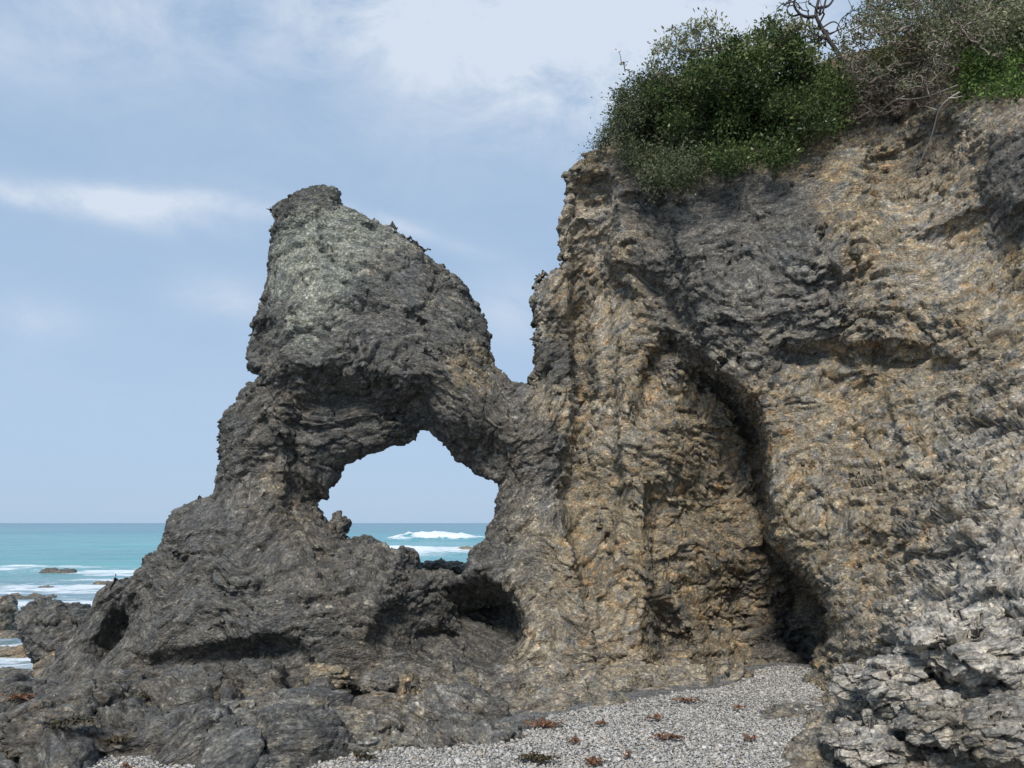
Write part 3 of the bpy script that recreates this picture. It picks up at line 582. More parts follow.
# rocks out in the water
def sea_rock(px, py, w, hgt, seed, label, reg):
    g = ground(px, py, SEA); s = g[1] / 776
    boulder('sea_rock', (g[0], g[1], SEA - .02), (w * s, w * s * .7, hgt), 0, seed, label, 'rock', 'weedy rocks in the shallow water', reg=reg, sub=4, rough=.12)
sea_rock(58, 573, 17, .26, 21, 'dark flat rock breaking the white foam line', (.4, 0, .8, 0))
sea_rock(30, 597, 24, .08, 22, 'long low brown rock awash behind the foam', (.8, 0, .6, 0))
sea_rock(103, 584, 9, .14, 23, 'tiny brown rock awash near the slope of the arch', (.8, 0, .5, 0))
sea_rock(8, 636, 12, .16, 24, 'brown weedy rock beside the boulder at the left edge', (1.0, 0, .3, 0))
sea_rock(18, 652, 26, .12, 25, 'rusty brown weed covered ledge in the nearest water', (1.2, 0, .2, 0))
sea_rock(10, 674, 22, .12, 26, 'low dark rock at the near edge of the water', (.7, 0, .6, 0))
sea_rock(470, 550, 14, .35, 27, 'grey brown reef rock in the breakers seen through the arch', (.5, 0, .2, .3))
sea_rock(46, 588, 8, .12, 28, 'small round brown rock behind the long low one', (.8, 0, .5, 0))
dg = bpy.context.evaluated_depsgraph_get(); dg.update()
print('boulders', round(time.time() - T0, 1))
# ================================================================== BEACH
bx = np.arange(-6, 6, .04); by = np.arange(3.0, 11.5, .04)
BX, BY = np.meshgrid(bx, by, indexing='ij'); BZ = beach_z(BX, BY) - .012
def grid_faces(nx, ny):
    i = np.arange((nx - 1) * (ny - 1)); a = i // (ny - 1) * ny + i % (ny - 1)
    return np.stack([a, a + ny, a + ny + 1, a + 1], 1).astype(np.int32)
t = NT('wet_grit'); pos = t.n('ShaderNodeNewGeometry').outputs['Position']
vr = t.n('ShaderNodeTexVoronoi', {'Vector': pos, 'Scale': 70.})
c = t.ramp(t.n('ShaderNodeSeparateColor', {0: vr.outputs['Color']}).outputs[0], [(0, (.05, .05, .05)), (.5, (.14, .135, .125)), (1, (.32, .31, .29))])
bp = t.n('ShaderNodeBump', {'Strength': 1., 'Distance': .01, 'Height': vr.outputs['Distance']}); bp.invert = True
M_GRIT = t.out(t.n('ShaderNodeBsdfPrincipled', {'Base Color': c, 'Roughness': .8, 'Normal': bp.outputs[0]}).outputs[0])
keep = (peb_d(BX, BY) > -.5).ravel()
fb = grid_faces(len(bx), len(by)); fb = fb[keep[fb].all(1)]
u, inv = np.unique(fb, return_inverse=True)
o = mesh('beach', np.stack([BX.ravel(), BY.ravel(), BZ.ravel()], 1)[u], inv.reshape(fb.shape), M_GRIT); tag(o, 'grey grit of the little beach under the pebbles', kind='structure')
# pebbles
n = 240000
px_ = RNG.uniform(-4.4, 4.6, n); py_ = 5.2 + 5.5 * RNG.rand(n) ** 1.25
d = peb_d(px_, py_); k = (d > -.10 - .2 * (py_ > 8.9) + .08 * fbm(np.stack([px_ * 3, py_ * 3, px_ * 0], 1), 2, 7)) & (np.abs(px_) < py_ * .70)
px_, py_ = px_[k], py_[k]; n = len(px_)
iv, ifa = ico(1)
sz = np.clip(RNG.lognormal(math.log(.0072), .42, n), .0045, .035)
S = np.stack([sz * RNG.uniform(.8, 1.5, n), sz * RNG.uniform(.75, 1.1, n), sz * RNG.uniform(.4, .8, n)], 1)
an = RNG.uniform(0, 6.28, n)
Z = beach_z(px_, py_) - .012 + S[:, 2] * .45 + RNG.uniform(0, .012, n)
tl = RNG.normal(0, .22, (n, 2))
P3 = iv[None] * S[:, None]; P3 = P3 * (1 + .1 * RNG.randn(n, len(iv), 1))
ca, sa = np.cos(an)[:, None], np.sin(an)[:, None]
X3 = P3[:, :, 0] * ca - P3[:, :, 1] * sa; Y3 = P3[:, :, 0] * sa + P3[:, :, 1] * ca; Z3 = P3[:, :, 2] + X3 * tl[:, :1] + Y3 * tl[:, 1:]
PV = np.stack([X3 + px_[:, None], Y3 + py_[:, None], Z3 + Z[:, None]], 2).reshape(-1, 3)
PF = (ifa[None] + (np.arange(n) * len(iv))[:, None, None]).reshape(-1, 3)
t = NT('pebble'); r = t.attr('rnd')
c = t.ramp(r, [(0, (.17, .163, .152)), (.22, (.30, .29, .27)), (.5, (.42, .402, .37)), (.74, (.56, .535, .49)), (.86, (.38, .31, .23)), (.93, (.60, .58, .55)), (1, (.76, .74, .70))])
pos = t.n('ShaderNodeNewGeometry').outputs['Position']
c = t.mix(1., c, t.ramp(t.noise(pos, 90, 3, .6), [(.35, (.7, .7, .7)), (.65, (1.25, 1.25, 1.25))]), 'MULTIPLY')
M_PEB = t.out(t.n('ShaderNodeBsdfPrincipled', {'Base Color': c, 'Roughness': .7}).outputs[0])
rr = np.clip(RNG.rand(n) * .92 + .1 * fbm(np.stack([px_ * 2, py_ * 2, px_ * 0], 1), 2, 17), 0, 1)
o = mesh('pebbles', PV, PF, M_PEB, attrs={'rnd': ('FLOAT', 'POINT', np.repeat(rr, len(iv)))}); tag(o, 'pale grey rounded pebbles covering the beach', kind='stuff')
print('pebbles', n, round(time.time() - T0, 1))
# ================================================================== SEA
rows = np.concatenate([np.linspace(4, 30, 130)[:-1], np.linspace(30, 60, 150)[:-1], np.linspace(60, 260, 260)[:-1], np.geomspace(260, 26000, 90)])
cols = np.linspace(-1.15, 1.15, 420)
SX = rows[:, None] * cols[None] + 0; SY = np.repeat(rows[:, None], len(cols), 1)
q = np.stack([SX.ravel(), SY.ravel(), SX.ravel() * 0], 1)
amp = 1 / (1 + (SY / 400) ** 2)
dw = (SY + 6 * fbm(q / 40, 2, 3).reshape(SX.shape))
SZ = .16 * np.sin(dw / 2.6) * fbm(q / np.array([9, 4, 1]), 2, 12).reshape(SX.shape) + .05 * fbm(q / np.array([1.6, .8, 1]), 3, 5).reshape(SX.shape) * (SY < 90) + .35 * amp * fbm(q / np.array([30, 12, 1]), 3, 8).reshape(SX.shape) * sstep(40, 110, SY)
# the breaker seen through the hole, and the low one left of it
def breaker(cx, cy, wx, wy, h):
    e = np.exp(-((SX - cx) / wx) ** 4 - ((SY - cy - 1.5 * fbm(q / 6, 2, 4).reshape(SX.shape)) / wy) ** 2)
    return e * h * (1 + .8 * fbm(q / np.array([2.2, 1.8, 1]), 3, 14).reshape(SX.shape))
B1 = breaker(at(437, 540, 128)[0], 128, 7.5, 5, 1.0); B2 = breaker(at(440, 553, 78)[0], 84, 9, 3, .35)
SZ = SZ + B1 + B2
def band(a, b, e): return sstep(a - e, a + e, SY) * sstep(b + e, b - e, SY)
edge = 7 * fbm(q / np.array([3.5, 6, 1]), 3, 44).reshape(SX.shape)
SYe = SY + edge
fo = .62 * sstep(41, 44.5, SYe) * sstep(52, 49.5, SYe) * (SX < -16) + .56 * sstep(11, 16, SYe) * sstep(44, 38, SYe) + .25 * sstep(2, 10, SY) * sstep(20, 14, SY)
fo = fo * (.55 + .9 * sstep(-.4, .5, fbm(q / np.array([5, 2.2, 1]), 3, 46).reshape(SX.shape)))
fo = fo + 1.5 * B1 * (.35 + .9 * sstep(-.45, .35, fbm(q / np.array([3, 2, 1]), 3, 47).reshape(SX.shape))) + .9 * np.exp(-((SX - at(440, 553, 80)[0]) / 11) ** 4 - ((SY - 82 + edge) / 13) ** 2) * .62 + .45 * sstep(.5, .9, B2)
fo = fo + .45 * np.exp(-((SX + 13) / 9) ** 2) * sstep(50, 62, SYe) * sstep(110, 90, SYe)
t = NT('sea_water'); g_ = t.n('ShaderNodeNewGeometry'); pos = g_.outputs['Position']
sx = t.n('ShaderNodeSeparateXYZ', {0: pos}); yy = sx.outputs[1]
st_ = t.n('ShaderNodeVectorMath', {0: pos, 1: (.25, .8, 1)}, operation='MULTIPLY').outputs[0]
pn = t.noise(t.n('ShaderNodeVectorMath', {0: pos, 1: (.006, .02, 1)}, operation='MULTIPLY').outputs[0], 1, 5, .6)
yl = t.math('MULTIPLY', t.math('LOGARITHM', yy, 10.), 1 / 4.)
base = t.ramp(yl, [(.25, (.16, .22, .25)), (.38, (.15, .27, .30)), (.43, (.115, .41, .39)), (.52, (.09, .335, .36)), (.62, (.07, .25, .30)), (.8, (.055, .20, .27))])
base = t.mix(1., base, t.ramp(pn, [(.35, (.72, .80, .86)), (.65, (1.2, 1.12, 1.06))]), 'MULTIPLY')
streak = t.noise(t.n('ShaderNodeVectorMath', {0: pos, 1: (.10, .42, 1)}, operation='MULTIPLY').outputs[0], 1, 6, .65)
base = t.mix(1., base, t.ramp(streak, [(.38, (.80, .84, .88)), (.6, (1.12, 1.1, 1.08))]), 'MULTIPLY')
fa_ = t.attr('foam'); fn = t.noise(t.n('ShaderNodeVectorMath', {0: pos, 1: (.55, .9, 1)}, operation='MULTIPLY').outputs[0], 1.2, 9, .72, 1.2)
fn = t.math('MULTIPLY_ADD', t.math('SUBTRACT', fn, .5), 1.9, .5)
fm = t.math('MULTIPLY_ADD', t.math('SUBTRACT', t.math('ADD', t.math('MULTIPLY', fa_, .8), fn), .98), 3.2, .5, clamp=True)
fm = t.math('MULTIPLY', fm, t.math('GREATER_THAN', fa_, .02))
col = t.mix(fm, base, (.78, .81, .83))
bn = t.noise(st_, 1.4, 7, .6, .5)
bmp = t.n('ShaderNodeBump', {'Strength': .5, 'Distance': .22, 'Height': bn}).outputs[0]
M_SEA = t.out(t.n('ShaderNodeBsdfPrincipled', {'Base Color': col, 'Roughness': t.math('MULTIPLY_ADD', fm, .4, .22), 'Normal': bmp, 'IOR': 1.33, 'Specular IOR Level': .35}).outputs[0])
o = mesh('sea', np.stack([SX.ravel(), SY.ravel(), (SZ + SEA).ravel()], 1), grid_faces(len(rows), len(cols))[:, ::-1], M_SEA, attrs={'foam': ('FLOAT', 'POINT', fo.ravel())})
tag(o, 'turquoise sea with white breakers reaching the horizon', kind='structure')
# seabed under the shore so that nothing is hollow
gb = [(-60, -3, -1.3), (60, -3, -1.3), (60, 60, -1.9), (-60, 60, -1.9)]
t = NT('seabed_sand'); M_BED = t.out(t.n('ShaderNodeBsdfPrincipled', {'Base Color': t.mix(t.noise(t.n('ShaderNodeNewGeometry').outputs['Position'], 1.5), (.12, .11, .09), (.25, .22, .17)), 'Roughness': .9}).outputs[0])
tag(mesh('seabed', gb, np.array([[0, 1, 2, 3]]), M_BED), 'sandy sea floor below the shallow water', kind='structure')
# tide pool
c0 = ground(335, 683, .03)
pv = [(0, 0, 0)] + [(.42 * math.cos(a) * (1 + .2 * math.sin(3 * a + 1)), .16 * math.sin(a) * (1 + .2 * math.cos(2 * a)), 0) for a in np.linspace(0, 2 * math.pi, 29)[:-1]]
t = NT('pool_water'); M_POOL = t.out(t.n('ShaderNodeBsdfPrincipled', {'Base Color': (.055, .06, .035, 1), 'Roughness': .06, 'IOR': 1.33}).outputs[0])
o = mesh('tide_pool', pv, np.array([[0, k, k % 28 + 1] for k in range(1, 29)]), M_POOL); o.location = (c0[0], c0[1], .045); tag(o, 'shallow murky tide pool in the rock platform', kind='structure')
# ================================================================== PLANTS
def tubes(paths, k=5):
    """paths: list of (pts (n,3), radii (n))"""
    Vs, Fs, off = [], [], 0
    an = np.linspace(0, 2 * math.pi, k + 1)[:-1]
    for P, r in paths:
        P = np.asarray(P, float); r = np.asarray(r, float); n = len(P)
        T = np.gradient(P, axis=0); T /= np.linalg.norm(T, axis=1)[:, None] + 1e-9
        up = np.where(np.abs(T[:, 2:3]) > .9, np.array([[1., 0, 0]]), np.array([[0, 0, 1.]]))
        A = np.cross(T, up); A /= np.linalg.norm(A, axis=1)[:, None] + 1e-9; B = np.cross(T, A)
        ring = P[:, None] + r[:, None, None] * (np.cos(an)[None, :, None] * A[:, None] + np.sin(an)[None, :, None] * B[:, None])
        Vs.append(ring.reshape(-1, 3))
        i, j = np.meshgrid(np.arange(n - 1), np.arange(k), indexing='ij'); i = i.ravel(); j = j.ravel()
        Fs.append(np.stack([i * k + j, i * k + (j + 1) % k, (i + 1) * k + (j + 1) % k, (i + 1) * k + j], 1) + off); off += n * k
    return np.concatenate(Vs), np.concatenate(Fs)
def leaves(cent, L, Wd, up=.35, seed=0, out=None):
    """one folded 4-vertex leaf blade per centre"""
    rs = np.random.RandomState(seed); n = len(cent)
    d = rs.normal(size=(n, 3)); d[:, 2] += up
    if out is not None: d += out
    d /= np.linalg.norm(d, axis=1)[:, None]
    s = np.cross(d, rs.normal(size=(n, 3))); s /= np.linalg.norm(s, axis=1)[:, None] + 1e-9
    nn = np.cross(d, s); L = L * rs.uniform(.65, 1.3, n)[:, None]; Wd = Wd * rs.uniform(.7, 1.2, n)[:, None]
    a = cent; b = cent + d * L * .5 + s * Wd * .5 + nn * Wd * .15; c = cent + d * L; e = cent + d * L * .5 - s * Wd * .5 + nn * Wd * .15
    V = np.stack([a, b, c, e], 1).reshape(-1, 3); i = np.arange(n)[:, None] * 4
    return V, np.concatenate([i, i + 1, i + 2, i + 3], 1)
def leaf_mat(name, stops, rough=.5):
    t = NT(name); c = t.ramp(t.attr('rnd'), stops)
    p = t.n('ShaderNodeBsdfPrincipled', {'Base Color': c, 'Roughness': .62, 'Specular IOR Level': .22})
    tr = t.n('ShaderNodeBsdfTranslucent', {'Color': c}); m = t.n('ShaderNodeMixShader', {0: .22, 1: p.outputs[0], 2: tr.outputs[0]})
    return t.out(m.outputs[0])
M_DARKG = leaf_mat('dark_green_leaf', [(0, (.03, .045, .016)), (.4, (.06, .09, .028)), (.75, (.115, .155, .045)), (.93, (.22, .25, .09)), (1, (.45, .42, .28))])
M_OLIVE = leaf_mat('olive_leaf', [(0, (0.046, 0.062, 0.031)), (0.5, (0.116, 0.136, 0.065)), (0.85, (0.202, 0.209, 0.116)), (1, (0.465, 0.419, 0.295))])
M_PALE = leaf_mat('pale_leaf', [(0, (0.093, 0.109, 0.054)), (0.5, (0.217, 0.225, 0.124)), (0.85, (0.372, 0.357, 0.217)), (1, (0.589, 0.542, 0.388))])
M_BRIGHT = leaf_mat('bright_green_leaf', [(0, (0.046, 0.085, 0.023)), (0.5, (0.109, 0.186, 0.046)), (0.85, (0.186, 0.279, 0.07)), (1, (0.372, 0.403, 0.186))])
M_YELLOW = leaf_mat('yellow_green_leaf', [(0, (.10, .12, .02)), (.6, (.24, .26, .05)), (1, (.40, .38, .12))])
M_DRY = leaf_mat('dry_leaf', [(0, (.07, .055, .04)), (.6, (.17, .135, .10)), (1, (.34, .28, .22))])
def bark(name, a, b):
    t = NT(name); pos = t.n('ShaderNodeNewGeometry').outputs['Position']
    return t.out(t.n('ShaderNodeBsdfPrincipled', {'Base Color': t.mix(t.noise(pos, 30, 4, .7), a, b), 'Roughness': .85}).outputs[0])
M_BARK = bark('brown_bark', (.05, .038, .03), (.13, .10, .08)); M_GREYT = bark('grey_dead_wood', (.14, .105, .085), (.38, .31, .255)); M_ROOT = bark('bleached_root', (.38, .34, .28), (.62, .57, .50)); M_BLACKB = bark('dark_bark', (.025, .02, .018), (.07, .055, .05))
def sample_volume(poly, n, depth, front, seed, surf=True, thin=.35):
    """points inside the outline, hugging the slope they grow on"""
    rs = np.random.RandomState(seed); xs = [p[0] for p in poly]; ys = [p[1] for p in poly]; out = []
    a = rs.uniform(min(xs), max(xs), n * 6); b = rs.uniform(min(ys), max(ys), n * 6); ok = inpoly_px(poly, a, b) > 0; a, b = a[ok][:n], b[ok][:n]
    lobe = .35 + 1.1 * sstep(-.35, .35, noise(np.stack([a / 26, b / 20, a * 0 + seed], 1), 3))
    keepm = noise(np.stack([a / 9, b / 9, a * 0 + seed], 1), 6) > -.60
    for x, y, lb, kp in zip(a, b, lobe, keepm):
        if not kp: continue
        Y = depth
        if surf:
            h, _ = ray(x, y, 20)
            if h is not None and 5 < h[1] < 16: Y = min(h[1], depth + .5)
        out.append(at(x, y, Y - front * lb * rs.rand() ** .7 + (.15 if Y == depth else 0)))
    return np.array(out)
def grow(root, pts, seed=0, r0=.02, wig=.15):
    """join every point to a nearer-to-root neighbour: a branching skeleton"""
    root = np.asarray(root, float); rs = np.random.RandomState(seed)
    P = np.concatenate([[root], pts]); d = np.linalg.norm(P - root, axis=1); order = np.argsort(d); P = P[order]; d = d[order]; n = len(P)
    par = np.zeros(n, int); w = np.ones(n)
    for i in range(1, n):
        c = np.linalg.norm(P[:i] - P[i], axis=1) + .45 * d[:i]; par[i] = int(np.argmin(c))
    for i in range(n - 1, 0, -1): w[par[i]] += w[i]
    paths = []
    for i in range(1, n):
        a, b = P[par[i]], P[i]; L = np.linalg.norm(b - a); ts = np.linspace(0, 1, 5)[:, None]
        m = a + (b - a) * ts + (rs.normal(size=(1, 3)) * np.sin(ts * math.pi) + .5 * rs.normal(size=(1, 3)) * np.sin(ts * 2 * math.pi)) * wig * L
        ra = r0 * min(1, (w[i] / n) ** .42 * 1.6 + .06); paths.append((m, np.linspace(ra * 1.1, ra * .75, 5)))
    return paths
def shrub(name, label, cat, poly, nclump, nleaf, depth, front, mat, bmat, L=.05, Wd=.024, spread=.09, seed=1, root=None, r0=.02, group=None, surf=True, up=.35, leafname='foliage', droop=0):
    pts = sample_volume(poly, nclump, depth, front, seed, surf)
    if root is None: root = pts.mean(0) + np.array([0, .5, -.2])
    base = empty(name, tuple(float(v) for v in root)); tag(base, label, cat, group)
    pths = grow(root, pts, seed, r0); v, fq = tubes(pths, 4); o = mesh('branches', v - root, fq, bmat, base)
    if nleaf:
        rs = np.random.RandomState(seed + 5)
        k = np.maximum(1, (nleaf * rs.uniform(.2, 1.8, len(pts))).astype(int)); cl = np.repeat(np.arange(len(pts)), k)
        off = rs.normal(size=(len(cl), 3)) * spread * rs.uniform(.6, 1.3, len(pts))[cl][:, None]
        off[:, 2] *= .75; cent = pts[cl] + off
        V, Q = leaves(cent, L, Wd, up, seed, out=off / spread * .5)
        ctone = np.clip(.5 + .35 * rs.normal(size=len(pts)) * .6 + .8 * noise(pts / .22, seed), 0, 1)
        rn = np.clip(.55 * ctone[cl] + .45 * rs.rand(len(cl)), 0, 1); rn = np.where(rs.rand(len(cl)) > .985, 1, rn * .93)
        mesh(leafname, V - root, Q, mat, base, smooth=False, attrs={'rnd': ('FLOAT', 'POINT', np.repeat(rn, 4))})
    return base
# main evergreen mass over the edge
GRP = 'shrubs crowning the cliff top'
shrub('coastal_shrub', 'dense dark green shrub spilling over the middle of the cliff edge', 'shrub', [(652, 95), (700, 62), (735, 42), (775, 18), (800, 45), (830, 70), (850, 95), (842, 125), (800, 140), (785, 160), (775, 162), (750, 150), (735, 170), (715, 168), (700, 150), (670, 150), (650, 130)], 1200, 46, 9.9, .6, M_DARKG, M_BARK, L=.056, Wd=.028, seed=2, group=GRP, r0=.03)
shrub('coastal_shrub', 'olive and green shrub hanging down the left part of the cliff edge', 'shrub', [(618, 95), (640, 80), (665, 72), (700, 90), (710, 140), (715, 165), (700, 175), (690, 182), (665, 184), (652, 190), (640, 170), (622, 150), (614, 125)], 700, 44, 9.95, .5, M_OLIVE, M_BARK, L=.044, Wd=.022, seed=3, group=GRP, r0=.025)
shrub('coastal_shrub', 'small green shrub creeping down the left corner of the cliff top', 'shrub', [(583, 162), (592, 145), (605, 128), (618, 108), (632, 92), (640, 110), (628, 130), (612, 140), (600, 155)], 160, 26, 10.4, .3, M_OLIVE, M_GREYT, L=.035, Wd=.014, spread=.06, seed=4, group=GRP, r0=.012, up=1.)
shrub('coastal_shrub', 'loose pale leaved shrub standing against the sky above the dark green shrub', 'shrub', [(650, 70), (658, 38), (668, 28), (690, 25), (702, 12), (716, 15), (722, 35), (745, 38), (762, 25), (800, 20), (830, 40), (815, 65), (760, 60), (720, 75), (690, 90), (660, 95)], 300, 16, 10.1, .5, M_PALE, M_BARK, L=.062, Wd=.028, spread=.05, seed=5, group=GRP, r0=.02, surf=False, root=at(730, 130, 10.0))
shrub('coastal_shrub', 'thin leafless sprig poking up at the left corner of the cliff top', 'shrub', [(612, 110), (618, 80), (617, 50), (624, 48), (630, 75), (633, 92), (625, 105)], 22, 4, 10.3, .15, M_PALE, M_BARK, L=.035, Wd=.018, spread=.03, seed=6, group=GRP, r0=.008, surf=False, root=at(632, 125, 10.1))
shrub('coastal_shrub', 'tangled grey brown shrub with few leaves at the top right of the cliff', 'shrub', [(830, 60), (850, 20), (880, -20), (1000, -60), (1060, -60), (1060, 40), (1000, 60), (965, 60), (940, 85), (880, 95), (845, 90)], 1500, 9, 9.6, .9, M_OLIVE, M_GREYT, L=.044, Wd=.021, spread=.06, seed=7, group=GRP, r0=.045)
shrub('coastal_shrub', 'olive leaved shrub behind the tangled grey one at the top right corner', 'shrub', [(860, 20), (890, -10), (940, -40), (1060, -80), (1080, 0), (1010, 30), (950, 40), (900, 45)], 700, 26, 9.9, .7, M_PALE, M_BARK, L=.052, seed=8, group=GRP, r0=.025)
shrub('coastal_shrub', 'bright green shrub draped over the cliff edge below the top right corner', 'shrub', [(958, 72), (985, 45), (1030, 25), (1090, 0), (1090, 90), (1024, 92), (1000, 96), (975, 98), (962, 92)], 420, 36, 8.7, .4, M_BRIGHT, M_BARK, seed=9, group=GRP, r0=.02)
shrub('coastal_shrub', 'small yellow green shrub between the dark green shrub and the grey tangle', 'shrub', [(870, 62), (876, 40), (890, 36), (902, 44), (903, 58), (885, 70)], 50, 26, 9.2, .2, M_YELLOW, M_BARK, L=.035, Wd=.016, spread=.05, seed=10, group=GRP, r0=.01)
shrub('coastal_shrub', 'low mat of bare grey twigs trailing over the earthy cliff edge', 'shrub', [(838, 100), (845, 70), (900, 55), (962, 55), (960, 95), (930, 104), (900, 112), (865, 118), (843, 120)], 600, 4, 9.3, .4, M_DRY, M_GREYT, L=.034, Wd=.016, spread=.05, seed=12, group=GRP, r0=.03)
# twisted bare tree
tr = empty('bare_tree', tuple(at(842, 62, 9.9))); tag(tr, 'twisted dark bare tree leaning over the cliff top against the sky', 'tree')
r_ = at(842, 62, 9.9)
def pth(pp, Y, ra, rb, j=.0):
    P = np.array([at(a, b, Y + j * k) for k, (a, b) in enumerate(pp)])
    ts = np.linspace(0, len(P) - 1, len(P) * 4); i = np.minimum(ts.astype(int), len(P) - 2); fq = (ts - i)[:, None]
    P0 = P[np.maximum(i - 1, 0)]; P1 = P[i]; P2 = P[i + 1]; P3_ = P[np.minimum(i + 2, len(P) - 1)]
    Cc = .5 * (2 * P1 + (P2 - P0) * fq + (2 * P0 - 5 * P1 + 4 * P2 - P3_) * fq ** 2 + (3 * P1 - P0 - 3 * P2 + P3_) * fq ** 3)
    return Cc, np.linspace(ra, rb, len(Cc))
v, fq = tubes([pth([(842, 62), (836, 50), (829, 40), (822, 28), (816, 15), (818, 2), (822, -12)], 9.9, .034, .018)], 7); mesh('trunk', v - r_, fq, M_BLACKB, tr)
br = [pth([(817, 16), (808, 17), (800, 14), (794, 5), (797, -5)], 9.9, .026, .012, -.03), pth([(800, 14), (792, 16), (787, 10), (790, 2), (785, -4)], 9.87, .016, .007, .03), pth([(829, 40), (818, 36), (808, 30), (800, 26)], 9.9, .018, .006, .05),
      pth([(818, 8), (828, 6), (834, -2), (838, -12)], 9.9, .022, .01, .03), pth([(822, 28), (832, 22), (838, 24), (842, 32)], 9.9, .012, .005, -.03), pth([(808, 17), (806, 26), (798, 30), (790, 27)], 9.9, .012, .004, .02),
      pth([(865, -8), (868, 2), (876, 8), (890, 10), (905, 6), (920, 12)], 9.9, .02, .008, .02), pth([(794, 5), (786, 6), (779, 2)], 9.8, .009, .004), pth([(876, 8), (882, 18), (890, 20)], 9.9, .01, .004)]
pts_ = sample_volume([(765, 45), (772, 10), (790, -25), (860, -30), (868, 20), (850, 55), (820, 60), (790, 50)], 90, 9.95, .4, 77, False)
v, fq = tubes(grow(at(826, 34, 9.9), pts_, 8, .016, .22), 4); mesh('twigs', v - r_, fq, M_BLACKB, tr)
for o_ in br:
    v, fq = tubes([o_], 6); mesh('branch', v - r_, fq, M_BLACKB, tr)
# bleached roots hanging down the earth face
def on_face(pts, off=.03):
    out = []
    for a, b in pts:
        h, nn = ray(a, b, 20)
        out.append(at(a, b, (h[1] if h is not None else 9.2) - off))
    P = np.array(out); 
    for _ in range(2): P[1:-1] = .5 * P[1:-1] + .25 * (P[:-2] + P[2:])
    return P
def spline(P, n=6):
    ts = np.linspace(0, len(P) - 1, len(P) * n); i = np.minimum(ts.astype(int), len(P) - 2); fq = (ts - i)[:, None]
    P0 = P[np.maximum(i - 1, 0)]; P1 = P[i]; P2 = P[i + 1]; P3_ = P[np.minimum(i + 2, len(P) - 1)]
    return .5 * (2 * P1 + (P2 - P0) * fq + (2 * P0 - 5 * P1 + 4 * P2 - P3_) * fq ** 2 + (3 * P1 - P0 - 3 * P2 + P3_) * fq ** 3)
def root_obj(label, pts, ra, rb, mat=None, off=.05, extra=()):
    def lift(p_, k_):
        Q_ = on_face(p_, .03)
        f_ = np.linspace(1, k_, len(Q_)) * (.34 if Q_[0, 2] > 6.3 and off > .045 else .0); s_ = (Q_[:, 1] - f_) / Q_[:, 1]
        return np.stack([Q_[:, 0] * s_, Q_[:, 1] * s_, EYE + (Q_[:, 2] - EYE) * s_], 1)
    P = spline(lift(pts, .0)); o0 = P[0].copy(); ra *= .62; rb *= .8; ph = [(P, np.linspace(ra, rb, len(P)))]
    for e in extra:
        E = spline(lift(e, .8)); ph.append((E, np.linspace(ra * .7, rb * .6, len(E))))
    v, fq = tubes(ph, 6); o = mesh('exposed_root', v - o0, fq, mat or M_ROOT); o.location = o0.tolist(); tag(o, label, 'root', 'bare roots on the cliff edge'); return o
root_obj('longest pale root hanging straight down the earthy cliff face', [(960, 92), (948, 98), (938, 105), (937, 115), (934, 128), (932, 140), (926, 150), (920, 160), (918, 168)], .018, .006, extra=[[(937, 110), (930, 108), (925, 106)], [(948, 98), (955, 100), (962, 96)]])
root_obj('pale root curving left to a point below the grey twigs', [(905, 96), (893, 100), (884, 106), (878, 114), (873, 124)], .016, .005)
root_obj('looping pale root across the top of the earth face', [(958, 85), (945, 90), (930, 97), (915, 100), (900, 101), (888, 97)], .016, .007, extra=[[(930, 97), (924, 88), (926, 80)]])
root_obj('curled grey root arching above the pale loop', [(870, 95), (882, 84), (895, 82), (907, 88), (915, 80), (918, 70), (910, 62)], .015, .008, M_GREYT, extra=[[(895, 82), (888, 74), (876, 70)], [(907, 88), (900, 96), (890, 102)]])
root_obj('thin grey root running left along the edge of the earth face', [(880, 104), (865, 112), (852, 112), (840, 114), (834, 118)], .010, .004, M_GREYT, extra=[[(865, 112), (858, 118), (852, 122)]])
root_obj('short pale root tip curled on the grey rock left of the earth face', [(826, 198), (831, 200), (834, 205), (833, 212)], .010, .004)
root_obj('bent pale root low on the ochre part of the face', [(920, 196), (926, 192), (931, 184), (926, 200), (918, 208)], .007, .003, M_GREYT)
print('plants', round(time.time() - T0, 1))
